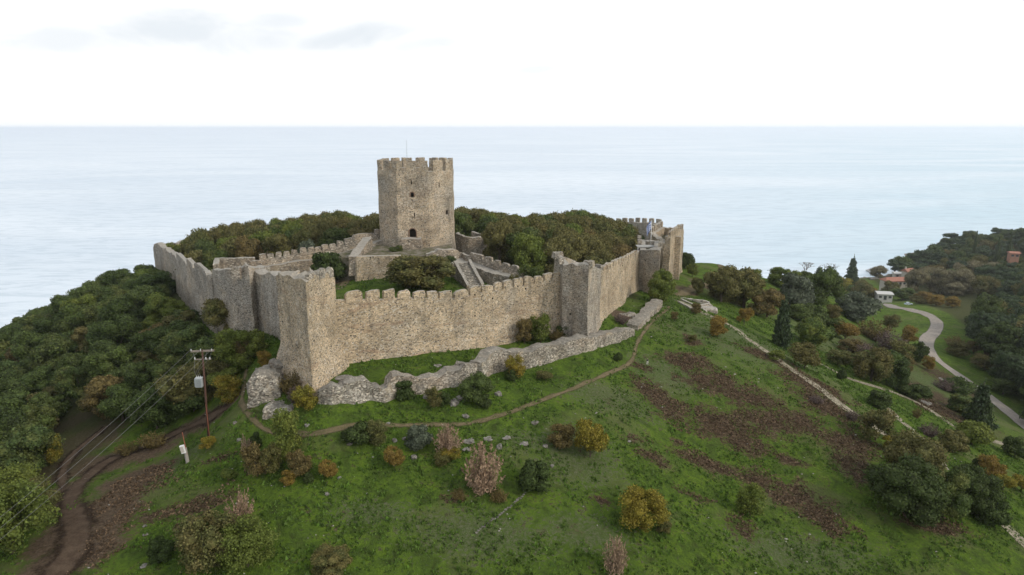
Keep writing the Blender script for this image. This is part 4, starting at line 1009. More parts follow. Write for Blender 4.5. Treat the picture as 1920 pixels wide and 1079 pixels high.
SH = [
 # kind, leaf, px, base py, height px, width px, label
 ('bush', 'dark', 1304, 482, 36, 30, 'dark round tree-like bush on the ridge just right of the castle'),
 ('bush', 'dark', 1288, 508, 34, 26, 'dark bush against the foot of the end tower'),
 ('fluffy', 'lime', 1298, 522, 26, 24, 'light green bush below the end tower beside the track'),
 ('bush', 'green', 1338, 492, 24, 34, 'green bush on the ridge above the upper track, nearest the dark round one'),
 ('bush', 'dark', 1362, 499, 26, 30, 'dark bush on the ridge above the upper track, second in the line'),
 ('bush', 'green', 1384, 504, 16, 24, 'small green bush in the ridge line, third from the castle'),
 ('bush', 'dark', 1404, 510, 18, 26, 'small dark bush in the ridge line, fourth from the castle'),
 ('bush', 'green', 1430, 518, 22, 30, 'wide green bush where the ridge line dips'),
 ('bush', 'green', 1448, 524, 14, 20, 'low green bush ending the ridge line'),
 ('oak', 'olive', 1307, 556, 30, 24, 'small autumn tree with bare stem beside the foundation wall'),
 ('full', 'lime', 1237, 576, 62, 50, 'round yellow-green tree in front of the gate tower'),
 ('full', 'olive', 1352, 574, 62, 64, 'olive-brown tree, left one of the big clump right of the castle'),
 ('full', 'olive', 1394, 584, 66, 66, 'olive-brown tree, right one of the big clump right of the castle'),
 ('full', 'brown', 1438, 602, 50, 56, 'brownish tree between the big clump and the grey-green trees'),
 ('bush', 'blue', 1488, 588, 66, 62, 'tall grey-green rounded tree in the middle of the right slope'),
 ('full', 'green', 1538, 592, 78, 62, 'tall green tree between the two grey-green rounded trees'),
 ('bush', 'green', 1520, 612, 36, 46, 'green bush at the foot of the tall green tree'),
 ('full', 'lime', 1470, 546, 38, 50, 'light green tree on the skyline behind the tall grey-green tree'),
 ('full', 'green', 1505, 550, 34, 40, 'green tree on the skyline left of the leafless pair'),
 ('full', 'green', 1545, 556, 34, 44, 'green tree below the pointed skyline conifer'),
 ('full', 'yellow', 1576, 556, 30, 38, 'yellow-green tree under the pointed skyline conifer'),
 ('bush', 'green', 1610, 562, 28, 34, 'dark green bush right of the pointed skyline conifer'),
 ('fluffy', 'orange', 1632, 566, 22, 22, 'small orange shrub where the road leaves the trees'),
 ('bush', 'blue', 1599, 606, 50, 68, 'wide grey-green rounded tree left of the grass field'),
 ('spruce', 'pine', 1595, 540, 56, 30, 'pointed conifer with bent tip standing against the sea'),
 ('spruce', 'dark', 1535, 528, 26, 28, 'small dark conifer against the sea left of the leafless trees'),
 ('bare', 'dry', 1557, 534, 32, 34, 'leafless grey tree against the sea, right one'),
 ('bare', 'dry', 1507, 524, 26, 34, 'leafless grey tree against the sea, left one'),
 ('spruce', 'pine', 1464, 657, 98, 44, 'tall narrow dark conifer beside the main stone path'),
 ('oak', 'lime', 1522, 656, 50, 62, 'yellow-green umbrella-shaped tree right of the narrow dark conifer'),
 ('fluffy', 'orange', 1395, 612, 32, 28, 'orange shrub under the big olive-brown clump'),
 ('fluffy', 'orange', 1345, 637, 34, 36, 'orange-brown shrub left of the main stone path'),
 ('fluffy', 'brown', 1305, 592, 20, 20, 'small brown shrub touching the upper stone path'),
 ('fluffy', 'brown', 1264, 604, 16, 18, 'small brown weed clump near the top of the footpath'),
 ('fluffy', 'olive', 1298, 646, 16, 16, 'small grey-olive shrub alone on the upper slope'),
 ('fluffy', 'orange', 1584, 643, 34, 42, 'orange shrub right of the umbrella-shaped tree'),
 ('brush', 'brown', 1638, 644, 38, 62, 'brown brushwood above the mauve brushwood'),
 ('brush', 'mauve', 1668, 668, 42, 60, 'mauve leafless brushwood left of the road bend'),
 ('brush', 'mauve', 1612, 676, 32, 52, 'dull mauve brushwood left of the large olive bush'),
 ('fluffy', 'olive', 1672, 620, 24, 30, 'olive shrub below the grass field left of the road'),
 ('fluffy', 'orange', 1703, 648, 30, 30, 'orange shrub left of the road bend'),
 ('full', 'olive', 1632, 722, 62, 56, 'large olive bush above the second stone path, left half'),
 ('full', 'green', 1668, 730, 62, 56, 'large green bush above the second stone path, right half'),
 ('fluffy', 'brown', 1698, 704, 30, 24, 'narrow brown shrub between the large bushes and the road'),
 ('fluffy', 'orange', 1738, 697, 24, 22, 'small bright orange shrub at the edge of the road'),
 ('bush', 'dark', 1720, 682, 38, 26, 'dark upright bush touching the road bend'),
 ('fluffy', 'olive', 1508, 698, 46, 52, 'thin olive autumn bush below the narrow dark conifer'),
 ('bush', 'dark', 1577, 714, 20, 18, 'tiny dark bush on the second stone path'),
 ('bush', 'dark', 1646, 769, 32, 40, 'round dark bush between the two lower stone paths'),
 ('bush', 'dark', 1713, 752, 30, 46, 'round dark bush above the second stone path, beside bare earth'),
 ('bush', 'green', 1793, 744, 32, 46, 'green bush left of the road, beside the drooping conifer'),
 ('bush', 'green', 1800, 778, 34, 46, 'dull green bush below another at the roadside, left of the drooping conifer'),
 ('spruce', 'pine', 1832, 806, 88, 60, 'drooping dark conifer at the road edge on the right'),
 ('brush', 'brown', 1718, 786, 22, 18, 'small reddish twiggy shrub on the second stone path'),
 ('bush', 'lime', 1821, 840, 46, 58, 'light green round bush at the end of the second stone path'),
 ('bush', 'olive', 1785, 852, 40, 46, 'olive-brown round bush left of the light green one'),
 ('brush', 'mauve', 1742, 822, 24, 36, 'low mauve brushwood between the two lower paths'),
 ('fluffy', 'olive', 1640, 838, 58, 60, 'olive-brown bush beside the main stone path'),
 ('fluffy', 'yellow', 1668, 852, 26, 34, 'low yellow shrub tucked against the olive-brown bush by the path'),
 ('bush', 'green', 1902, 862, 42, 40, 'green bush at the right edge below the road'),
 ('full', 'olive', 1706, 950, 116, 112, 'tall olive tree top of the big dark clump at lower right'),
 ('bush', 'dark', 1695, 1000, 118, 128, 'largest dark bush of the lower right clump'),
 ('bush', 'green', 1762, 985, 92, 80, 'green bush on the right side of the lower right clump'),
 ('bush', 'dark', 1812, 972, 88, 88, 'dark rounded bush above the main stone path at lower right'),
 ('bush', 'dark', 1858, 996, 54, 54, 'smaller dark bush leaning on the rounded one at the path'),
 ('fluffy', 'orange', 1856, 908, 46, 44, 'orange-brown shrub above the dark bushes at lower right'),
 ('bush', 'dark', 1832, 890, 30, 20, 'slim dark bush beside the orange-brown shrub'),
 ('fluffy', 'yellow', 1880, 925, 30, 36, 'yellowish shrub right of the orange-brown shrub'),
 ('fluffy', 'yellow', 1914, 928, 30, 34, 'yellow shrub at the right edge of the meadow'),
 ('fluffy', 'lime', 1405, 982, 56, 50, 'faint yellow-green bush alone on the lower right slope'),
 ('fluffy', 'yellow', 1203, 1016, 84, 94, 'broad yellow bush at lower centre right'),
 ('wispy', 'dry', 1152, 1092, 86, 50, 'dry brownish reedy shrub at the bottom edge'),
 ('wispy', 'dry', 905, 945, 106, 82, 'tall dry pinkish shrub in the middle of the front slope'),
 ('wispy', 'dry', 841, 868, 64, 56, 'dry pinkish shrub just below the footpath'),
 ('fluffy', 'yellow', 843, 869, 26, 42, 'yellow leafy base growing under the dry pinkish shrub below the footpath'),
 ('bush', 'dark', 1000, 932, 62, 60, 'round dark green bush at the head of the stone line'),
 ('fluffy', 'yellow', 1106, 876, 78, 62, 'yellow and orange bush right of the brown bush'),
 ('fluffy', 'brown', 1054, 850, 46, 54, 'brown bush touching the yellow and orange bush'),
 ('fluffy', 'orange', 740, 890, 44, 40, 'small rusty-olive bush alone on the bright grass'),
 ('fluffy', 'orange', 617, 909, 38, 36, 'rusty-olive bush beside a small boulder'),
 ('bush', 'dark', 672, 845, 48, 56, 'wide dark bush just below the footpath, left part'),
 ('fluffy', 'olive', 706, 842, 44, 48, 'branchy olive bush right against the wide dark bush'),
 ('bush', 'blue', 784, 850, 44, 52, 'dull grey-green bush left of the dry pinkish shrub'),
 ('fluffy', 'lime', 541, 878, 92, 64, 'tall pale olive bush beside the footpath bend'),
 ('fluffy', 'brown', 484, 908, 72, 48, 'rusty brown bush at the left of the tall pale olive bush'),
 ('fluffy', 'olive', 512, 900, 60, 40, 'olive bush between the rusty brown ones'),
 ('fluffy', 'brown', 565, 902, 54, 46, 'rusty brown bush under the tall pale olive bush'),
 ('fluffy', 'orange', 543, 919, 30, 30, 'small orange shrub in front of the rusty brown bushes'),
 ('bush', 'dark', 482, 845, 34, 20, 'slim dark green shrub below the footpath at left'),
 ('wispy', 'dry', 463, 862, 46, 22, 'thin dry stalks left of the slim dark green shrub'),
 ('wispy', 'dry', 456, 1012, 96, 52, 'tall dry tan shrub rising behind the big lower left bush'),
 ('fluffy', 'olive', 395, 1096, 118, 120, 'big olive-green bush at the bottom left, left half'),
 ('fluffy', 'lime', 468, 1098, 100, 110, 'big pale green bush at the bottom left, right half'),
 ('bush', 'dark', 302, 1062, 46, 46, 'dark green bush left of the big bottom left bushes'),
 ('bush', 'olive', 622, 1094, 46, 80, 'dark olive bush cut by the bottom edge'),
 ('bush', 'dark', 757, 756, 40, 48, 'dark round bush against the ruined outer wall'),
 ('fluffy', 'olive', 816, 772, 44, 34, 'olive bush with yellow tips beside grey rocks'),
 ('bush', 'dark', 832, 770, 34, 26, 'small dark bush touching the olive one beside grey rocks'),
 ('full', 'green', 893, 768, 58, 60, 'green bushy tree below the jog of the ruined outer wall'),
 ('bush', 'dark', 908, 770, 30, 28, 'low dark bush at the foot of the green bushy tree'),
 ('fluffy', 'yellow', 966, 720, 50, 38, 'yellow-topped bush against the ruined outer wall'),
 ('bush', 'dark', 960, 718, 26, 26, 'dark low bush under the yellow-topped one'),
 ('fluffy', 'olive', 1020, 718, 18, 32, 'low olive shrub right of the yellow-topped bush'),
 ('bush', 'dark', 1158, 680, 18, 18, 'tiny dark bush above the footpath, left of the person'),
 ('fluffy', 'yellow', 574, 782, 54, 46, 'yellow-olive bush at the left end of the ruined outer wall'),
 ('brush', 'brown', 548, 748, 46, 62, 'brown brushwood at the foot of the near corner tower'),
 ('brush', 'mauve', 560, 764, 38, 40, 'mauve brushwood behind the fallen masonry'),
 ('fluffy', 'brown', 983, 652, 46, 40, 'rusty shrub at the foot of the front curtain wall'),
 ('fluffy', 'lime', 1014, 653, 54, 44, 'green shrub at the foot of the front curtain wall'),
 ('brush', 'brown', 1044, 645, 24, 36, 'brown brushwood between the green shrub and the middle tower'),
 ('fluffy', 'green', 1058, 636, 22, 32, 'low green weeds in the angle of the middle tower'),
 ('brush', 'mauve', 1165, 612, 20, 34, 'low leafless brushwood beyond the middle tower'),
 ('fluffy', 'yellow', 390, 850, 28, 30, 'small yellow-green bush at the foot of the utility pole'),
 ('brush', 'brown', 288, 846, 28, 62, 'rusty bracken patch at the wood edge left of the meter post'),
 ('brush', 'brown', 240, 858, 24, 48, 'rusty bracken patch beside the dirt track'),
 ('fluffy', 'yellow', 104, 876, 54, 38, 'bright yellow bush in the muddy clearing'),
 ('fluffy', 'lime', 30, 1068, 150, 150, 'large green and yellow tree at the lower left edge, front one'),
 ('fluffy', 'lime', 10, 985, 95, 130, 'large green and yellow tree at the lower left edge, rear one'),
 ('full', 'olive', 62, 1000, 90, 90, 'olive tree beside the dirt track at the lower left edge'),
 ('fluffy', 'orange', 496, 694, 30, 30, 'rusty shrub in the shade left of the near corner tower'),
 ('fluffy', 'brown', 478, 668, 34, 34, 'brown shrub under the short grey curtain wall'),
 ('full', 'olive', 432, 640, 80, 88, 'olive-brown tree in front of the polygonal tower'),
 ('fluffy', 'yellow', 428, 768, 52, 56, 'golden bush at the wood edge left of the footpath'),
 ('fluffy', 'olive', 408, 742, 56, 50, 'olive-gold bush at the wood edge behind the utility pole'),
 ('fluffy', 'brown', 452, 700, 52, 40, 'rusty bush at the wood edge above the golden bush'),
 ('brush', 'mauve', 1530, 760, 14, 30, 'low dull brushwood beside the main stone path'),
 ('brush', 'mauve', 1598, 792, 20, 26, 'small dark brushwood next to the main stone path end'),
 ('fluffy', 'olive', 1245, 1010, 26, 34, 'low grey-olive weeds right of the broad yellow bush'),
 ('brush', 'brown', 860, 945, 22, 34, 'low dark brown weeds left of the tall dry pinkish shrub'),
 ('bush', 'dark', 1555, 640, 22, 20, 'small dark bush right of the umbrella-shaped tree'),
 ('fluffy', 'olive', 1560, 602, 24, 30, 'olive shrub left of the wide grey-green tree'),
 ('fluffy', 'lime', 1410, 530, 20, 34, 'light green shrub beside the upper track'),
 ('fluffy', 'brown', 1880, 690, 22, 44, 'brown shrub under the pines right of the road'),
 ('fluffy', 'olive', 1795, 672, 26, 40, 'olive shrub right of the road bend, left one'),
 ('fluffy', 'brown', 1825, 668, 24, 34, 'brown shrub right of the road bend, right one'),
 ('brush', 'brown', 1790, 655, 20, 40, 'low brown brushwood below the right hand field'),
]
SH += [('bush', 'green', 1650, 563, 18, 34, 'green bush hiding the foot of the white flat-roofed building'),
 ('full', 'olive', 1668, 560, 26, 30, 'olive tree right of the white flat-roofed building'), ('full', 'green', 1692, 566, 22, 40, 'green trees row bush behind the field, left one'),
 ('bush', 'olive', 1725, 571, 18, 34, 'olive bush behind the parked car'), ('fluffy', 'olive', 1570, 690, 26, 44, 'olive scrub merging with the dull mauve brushwood'),
 ('fluffy', 'brown', 1590, 664, 24, 40, 'brown scrub below the orange shrub right of the umbrella-shaped tree'), ('fluffy', 'green', 1618, 700, 34, 50, 'green scrub left of the large olive bush'),
 ('fluffy', 'olive', 1685, 682, 34, 46, 'olive scrub between the mauve brushwood and the dark upright bush'), ('brush', 'mauve', 1770, 735, 20, 40, 'low dead brushwood left of the green roadside bush'),
 ('fluffy', 'green', 1560, 628, 26, 40, 'green scrub above the orange shrub right of the umbrella-shaped tree'), ('fluffy', 'lime', 1455, 680, 18, 30, 'light green scrub left of the narrow dark conifer foot'),
 ('fluffy', 'olive', 1422, 596, 30, 40, 'olive scrub under the right one of the big clump'), ('bush', 'green', 1500, 606, 30, 46, 'green scrub under the tall grey-green tree'),
 ('fluffy', 'olive', 1845, 700, 26, 50, 'olive scrub under the pines on the verge of the road'), ('fluffy', 'green', 1880, 745, 26, 50, 'green scrub under the pines further down the road verge'),
 ('fluffy', 'lime', 430, 905, 20, 30, 'low light green weeds left of the rusty brown bushes'), ('fluffy', 'olive', 830, 880, 22, 40, 'olive tuft at the base of the dry pinkish shrub'),
 ('brush', 'brown', 935, 950, 26, 40, 'low dry stalks right of the tall dry pinkish shrub'), ('bush', 'dark', 580, 912, 22, 20, 'small dark bush in the rusty brown group')]
for s_ in SH: plant_px(*s_)
# inside the castle
plant_y('full', 'olive', 790, 472, 105, 126, 'big olive-brown tree filling the courtyard in front of the keep')
plant_y('bush', 'dark', 613, 461, 113, 62, 'dense dark evergreen left of the arched gate')
plant_y('fluffy', 'green', 995, 494, 106, 56, 'green shrub behind the front wall, right of the staircase')
plant_y('fluffy', 'olive', 966, 512, 104, 26, 'low olive shrub beside the staircase end')
plant_y('bush', 'blue', 573, 440, 129, 40, 'grey-green olive tree behind the left inner wall')
plant_y('fluffy', 'lime', 312, 452, 158, 20, 'spiky light green plant inside the far left wall end')
plant_y('bush', 'green', 324, 468, 150, 26, 'green bush inside the long left wall')
plant_y('fluffy', 'brown', 345, 478, 139, 26, 'reddish shrub inside the long left wall')
plant_y('brush', 'mauve', 500, 466, 128, 36, 'pale leafless brush behind the left inner wall')
plant_y('fluffy', 'green', 738, 463, 119, 18, 'ivy clump at the keep foot, left of the entrance block', TZ-.6)
plant_y('fluffy', 'green', 748, 460, 119.5, 14, 'small ivy clump against the entrance block', TZ-.6)
plant_y('bush', 'dark', 820, 468, 116, 22, 'dark bush on the terrace wall under the keep', TZ-1.2)
plant_y('fluffy', 'green', 845, 478, 115, 20, 'green weeds on the terrace wall near the round tower', TZ-1.8)

# woods: sampled over the ground, every tree its own thing
def inpoly(x, y, P):
    c = False; n = len(P)
    for i in range(n):
        x1, y1 = P[i]; x2, y2 = P[(i+1) % n]
        if (y1 > y) != (y2 > y) and x < (x2-x1)*(y-y1)/(y2-y1)+x1: c = not c
    return c
walls2d = [(p[0], p[1]) for pl in (A, FW, B, RW, D, E, FB, FC, LW, C, FL, FE, IL, IL2, IR) for p in pl]
def wdist(x, y):
    best = 99
    for pl, cl in ((ring_, 0), (A, 1), (FW, 0), (B, 1), (RW, 0), (D, 1), (E, 1), (FB, 0), (LW, 0), (C, 1), (FL, 0), (IL, 0), (IL2, 0), (IR, 0), (KP, 1)):
        n = len(pl)
        for i in range(n if cl else n-1):
            a = Vector(pl[i][:2]); b_ = Vector(pl[(i+1) % n][:2]); p = Vector((x, y)); t = max(0, min(1, (p-a).dot(b_-a)/max((b_-a).length_squared, 1e-6)))
            best = min(best, (a.lerp(b_, t)-p).length)
    return best
taken = []
def scatter(region, spacing, accept, seed, place, tries=40000, cap=400):
    rs = random.Random(seed); x0, x1, y0, y1 = region; n = 0; cell = {}
    for _ in range(tries):
        x, y = rs.uniform(x0, x1), rs.uniform(y0, y1); k = (int(x//spacing), int(y//spacing))
        if any((q[0]-x)**2+(q[1]-y)**2 < spacing**2 for i in (-1, 0, 1) for j in (-1, 0, 1) for q in cell.get((k[0]+i, k[1]+j), ())): continue
        if not accept(x, y): continue
        cell.setdefault(k, []).append((x, y)); place(x, y, rs); n += 1
        if n >= cap: break
    return n
PW = [(-900, 560), (0, 590), (150, 525), (283, 492), (300, 530), (392, 585), (472, 648), (468, 700), (440, 728), (395, 760), (330, 785), (262, 822), (225, 800), (175, 770), (130, 770), (90, 800), (70, 850), (60, 890), (10, 900), (-30, 1000), (-900, 1300)]
def okL(x, y):
    z = ground(x, y); px, py = topix(x, y, z)
    return inpoly(px, py, PW) and wdist(x, y) > 3.0
CL = {'green': 'dark green', 'pale': 'pale brown', 'olive': 'olive-brown', 'lime': 'light green', 'yellow': 'yellowing', 'brown': 'rusty', 'dark': 'very dark', 'blue': 'grey-green', 'pine': 'deep green', 'orange': 'orange', 'mauve': 'mauve'}
def zoneL(px, py):
    if py < 560 and px < 310: return 'on the wooded skyline left of the castle'
    if px > 330 and py < 640: return 'below the polygonal tower'
    if px > 300: return 'in the wood around the utility pole'
    if py > 760: return 'beside the muddy clearing'
    if px < 120: return 'at the left edge of the wood'
    return 'in the middle of the left wood'
def placeL(x, y, rs):
    z = ground(x, y); px, py = topix(x, y, z)
    near = math.hypot(px-440, py-640) < 150; r = rs.random()
    m = ('green' if r < .58 else 'dark' if r < .72 else 'lime' if r < .84 else 'olive' if r < .93 else 'blue' if r < .96 else 'brown')
    if near and rs.random() < .45: m = rs.choice(['olive', 'brown', 'olive', 'lime'])
    w = rs.uniform(5.0, 8.8); h = w*rs.uniform(.72, 1.0)
    if near: w *= .8; h *= .8
    if x < -52:
        q = topix(x, y, z+h)[0]; lim = CAMZ+ray(q, float(np.interp(q, [-500, 0, 60, 100, 150, 200, 250, 292, 310], [760, 582, 553, 539, 524, 509, 494, 480, 440])))[1]*y-z
        if lim < 2.2: return
        if h > lim: h = lim; w = min(w, h*1.5)
    plant('oak' if rs.random() < .6 else 'full', m, x, y, w, h, '%s tree crown %s' % (CL[m], zoneL(px, py)), name='evergreen_oak', group='trees of the dense wood on the left slope')
nL = scatter((-140, -28, 46, 195), 4.6, okL, 5, placeL, cap=298)
def placeU(x, y, rs):
    px, py = topix(x, y, ground(x, y)); m = rs.choices(['green', 'dark', 'olive', 'lime', 'brown'], [.45, .25, .14, .12, .04])[0]; w = rs.uniform(3.8, 6.0)*(.6 if x < -80 else 1)
    plant('bush', m, x, y, w, w*rs.uniform(.6, .85), '%s undergrowth bush %s' % (CL[m], zoneL(px, py)), name='undergrowth_bush', group='bushes between the trees of the left slope')
nU = scatter((-125, -28, 46, 170), 4.2, okL, 15, placeU, cap=285)
# castle interior woods
INS = [(-20, 80), (11, 96), (25, 133), (34, 160), (28, 188), (0, 196), (-72, 172), (-80, 157), (-44, 100), (-34, 92)]
SIL = [(325, 455), (335, 440), (350, 425), (380, 412), (430, 410), (480, 404), (530, 401), (600, 392), (630, 386), (655, 393), (680, 405), (695, 400), (712, 396), (855, 380), (885, 382), (915, 388), (945, 398), (1000, 398), (1040, 392), (1080, 383), (1115, 393), (1150, 402), (1172, 414), (1185, 428), (1196, 446), (1202, 480)]
def sil(px):
    return float(np.interp(px, [s[0] for s in SIL], [s[1] for s in SIL]))
def okI(x, y):
    px, py = topix(x, y, ground(x, y))
    if not inpoly(x, y, INS) or wdist(x, y) < 3.2: return False
    if px < 745: return y > 133 and px > 338
    return y > (149 if px < 928 else 124 if px < 992 else 113) and px > 850 and px < 1188 and y < 188
def placeI(x, y, rs):
    z = ground(x, y); px, _ = topix(x, y, z+6); lim = (CAMZ+ray(px, sil(px))[1]*y)-z
    w = rs.uniform(6.2, 9.5); h = min(max(rs.uniform(7.0, 9.5), lim*.93 if y > 160 else 0, lim*.86 if y > 148 else 0), lim-.05, 14)
    if lim < 3: return
    w = min(w, h*1.25)
    m = rs.choices(['olive', 'green', 'brown', 'lime'], [.68, .16, .05, .11])[0]
    side = 'left of the keep' if px < 780 else 'right of the keep'
    row = 'front row' if y < 145 else ('skyline row' if y > 168 else 'middle')
    plant('oak', m, x, y, w, h, '%s tree in the castle grove %s, %s' % (CL[m], side, row), name='autumn_oak', group='trees of the grove inside the castle')
nI = scatter((-85, 36, 108, 196), 4.6, okI, 6, placeI, cap=190)
# headland and pines on the right
PH = [(1668, 524), (1690, 500), (1760, 475), (1850, 455), (1960, 440), (2300, 430), (2300, 620), (1960, 600), (1860, 600), (1800, 586), (1760, 578), (1700, 566), (1660, 560), (1648, 552)]
HOUSE = [(1650, 1712, 512, 552), (1636, 1672, 536, 566), (1895, 1915, 470, 498)]
def okH(x, y):
    z = ground(x, y)
    if z < 3 or z > 60: return False
    px, py = topix(x, y, z)
    if not inpoly(px, py, PH): return False
    return not any(a-4 < px < b+4 and c < py < d+14 for a, b, c, d in HOUSE)
def placeH(x, y, rs):
    z = ground(x, y); px, py = topix(x, y, z); m = rs.choices(['pine', 'green', 'olive', 'dark', 'brown'], [.50, .30, .12, .06, .02])[0]
    k = 'pine' if m in ('pine', 'dark') else 'oak'; w = rs.uniform(10, 15); h = rs.uniform(9.5, 14)
    if 1700 < px < 1830 and 520 < py < 570 and rs.random() < .6: k, m = 'oak', rs.choice(['olive', 'pale'])
    if px < 1735: h = min(h, 8.0)
    zn = 'behind the grass field' if py > 556 else ('on the far headland slope' if px > 1760 else 'around the seaside houses')
    plant(k, m, x, y, w, h, '%s %s %s' % (CL[m], 'pine' if k == 'pine' else 'broadleaf tree', zn), name='far_pine' if k == 'pine' else 'far_broadleaf_tree', group='trees of the far wooded headland')
nH = scatter((225, 500, 255, 520), 7.6, okH, 7, placeH, cap=290)
PP = [(1815, 640), (1880, 606), (1960, 600), (2400, 620), (2400, 1000), (1990, 830), (1925, 772), (1880, 735), (1868, 712), (1835, 680)]
def okP(x, y):
    px, py = topix(x, y, ground(x, y)); return inpoly(px, py, PP)
def placeP(x, y, rs):
    m = rs.choices(['pine', 'green', 'olive', 'dark'], [.5, .25, .15, .1])[0]; k = 'pine' if rs.random() < .65 else 'oak'; w = rs.uniform(8.5, 13.5)
    plant('full' if k == 'oak' else k, m, x, y, w, w*rs.uniform(.85, 1.15), '%s %s in the dark grove right of the road' % (CL[m], 'pine' if k == 'pine' else 'broadleaf tree'), name='tall_pine' if k == 'pine' else 'broadleaf_tree', group='trees of the grove right of the road')
nP = scatter((95, 300, 110, 290), 4.9, okP, 8, placeP, cap=220)
for (px, pt, Y, w, m, lb) in ((1680, 486, 436, 34, 'pine', 'dark pine at the very tip of the headland above the shore'), (1697, 478, 440, 38, 'green', 'broad dark tree second from the headland tip'), (1714, 472, 446, 34, 'pine', 'pine with raised crown third from the headland tip'),
                              (1733, 466, 448, 40, 'pine', 'tall dark pine on the headland skyline left of the hill top'), (1752, 458, 452, 38, 'green', 'tall dark broad tree on the headland skyline where it starts to rise'), (1708, 492, 425, 36, 'green', 'dark tree behind the small steep-roofed house'), (1738, 486, 425, 40, 'pine', 'dark pine behind the large pale plane tree')):
    plant_y('pine' if m == 'pine' else 'full', m, px, pt, Y, w, lb)
for (px, pt, Y, w, lb) in ((1876, 442, 395, 15, 'slim columnar cypress on the headland, left one of the pair'), (1897, 438, 395, 13, 'slim columnar cypress on the headland, right one of the pair'), (1833, 430, 430, 10, 'small pointed cypress top rising above the headland pines')):
    plant_y('cypress', 'dark', px, pt, Y, w, lb)
for (px, pt, Y, w, m, lb) in ((1650, 498, 425, 30, 'pale', 'olive-brown tree on the shore left of the houses'), (1724, 500, 352, 44, 'pale', 'large pale brown plane tree right of the red-roofed building'), (1773, 502, 350, 50, 'pale', 'large brown plane tree right of another on the headland'),
                              (1797, 530, 335, 36, 'pale', 'smaller pale plane tree below the two large ones'), (1865, 490, 380, 40, 'pale', 'pale olive tree on the headland slope'), (1620, 525, 330, 44, 'olive', 'brownish tree left of the white flat roof'),
                              (1732, 545, 300, 30, 'orange', 'orange tree at the field edge, left one'), (1758, 552, 290, 34, 'orange', 'orange tree at the field edge, middle one'), (1788, 556, 282, 28, 'orange', 'orange tree at the field edge, right one')):
    plant_y('oak', m, px, pt, Y, w, lb)
print('trees', nL, nI, nH, nP)
# ------------------------------------------------------------------ paths, tracks, road
def catmull(P, n=10):
    out = []; P = [P[0]]+list(P)+[P[-1]]
    for i in range(1, len(P)-2):
        p0, p1, p2, p3 = (Vector(q[:2]) for q in P[i-1:i+3])
        for k in range(n):
            t = k/n; out.append(0.5*((2*p1)+(-p0+p2)*t+(2*p0-5*p1+4*p2-p3)*t*t+(-p0+3*p1-3*p2+p3)*t**3))
    out.append(Vector(P[-1][:2])); return out
def strip_mat(name, c0, c1, soft=0.35, slabs=False, c2=None):
    m, g, o = newmat(name); P = pos(g); e = g.n('ShaderNodeAttribute', {'attribute_name': 'edge'}).outputs['Fac']
    n1 = g.noise(P, 1.1, 4.0, 0.65); n2 = g.noise(P, 6.0, 4.0, 0.7)
    col = g.mix(g.mr(g.math('ADD', g.math('MULTIPLY', n1, .5), g.math('MULTIPLY', n2, .5)), .38, .62), c0, c1)
    if c2: col = g.mix(g.math('MULTIPLY', g.mr(g.math('ADD', g.math('ABSOLUTE', g.math('SUBTRACT', g.math('ABSOLUTE', e), 0.48)), g.math('MULTIPLY', g.math('SUBTRACT', n1, .5), .5)), .22, .04), .8), col, c2)
    if slabs:
        vo = g.n('ShaderNodeTexVoronoi', None, Vector=P, Scale=1.9, Randomness=.8); ve = g.n('ShaderNodeTexVoronoi', {'feature': 'DISTANCE_TO_EDGE'}, Vector=P, Scale=1.9, Randomness=.8).outputs[0]
        r = g.n('ShaderNodeSeparateColor', None, Color=vo.outputs[1]).outputs[0]
        col = g.mix(g.math('MULTIPLY', r, .45), col, (0.13, .115, .085)); col = g.mix(g.mr(ve, .07, .01), col, (0.06, .065, .03))
    a = g.mr(g.math('ADD', g.math('ADD', g.math('ABSOLUTE', e), g.math('MULTIPLY', g.mr(g.noise(P, 0.22, 3.0), .45, .62), .9*max(0, soft-.3))), g.math('MULTIPLY', g.math('SUBTRACT', g.math('ADD', g.math('MULTIPLY', n1, .5), g.math('MULTIPLY', n2, .5)), .5), 1.5*soft*2)), 1.0-soft*.1, 1.0-soft)
    finish(g, o, col, .95, n2, .6, .06, .05, alpha=a); return m
def strip(name, pix, width, mat, label, dz=0.05, world=False, kind='structure', n=10):
    C_ = catmull([hit(*p) for p in pix] if not world else pix, n); V = []; E_ = []; m = 9
    # resample evenly
    pts = [C_[0]]; 
    for p in C_[1:]:
        while (p-pts[-1]).length > .6: pts.append(pts[-1]+(p-pts[-1]).normalized()*.5)
    nq = len(pts)
    for i, p in enumerate(pts):
        d = (pts[min(i+1, nq-1)]-pts[max(i-1, 0)]).normalized(); nn = Vector((-d.y, d.x))
        w = (width(i/nq) if callable(width) else width)*1.25
        for j in range(m):
            s = -1+2*j/(m-1); q = p+nn*s*w/2; V.append((q.x, q.y, ground(q.x, q.y)+dz)); E_.append(s*(1.0 if 2 < i < nq-3 else 1.4))
    Fc = np.array([(i*m+j, i*m+j+1, (i+1)*m+j+1, (i+1)*m+j) for i in range(nq-1) for j in range(m-1)])
    me = mesh(name, V, Fc, mat); a_ = me.attributes.new('edge', 'FLOAT', 'POINT'); a_.data.foreach_set('value', np.array(E_, dtype=np.float32))
    return tag(link(name, me), label, name.replace('_', ' '), kind=kind)
MT = strip_mat('trodden_earth', (0.085, 0.075, 0.038), (0.165, 0.130, 0.080), .6)
MD = strip_mat('muddy_track', (0.058, 0.040, 0.028), (0.105, 0.076, 0.053), .7, c2=(0.024, 0.016, 0.011))
MP = strip_mat('stone_paving', (0.22, 0.195, 0.14), (0.36, 0.32, 0.245), .14, True)
MR = strip_mat('pale_gravel_road', (0.215, 0.19, 0.165), (0.32, 0.29, 0.255), .16)
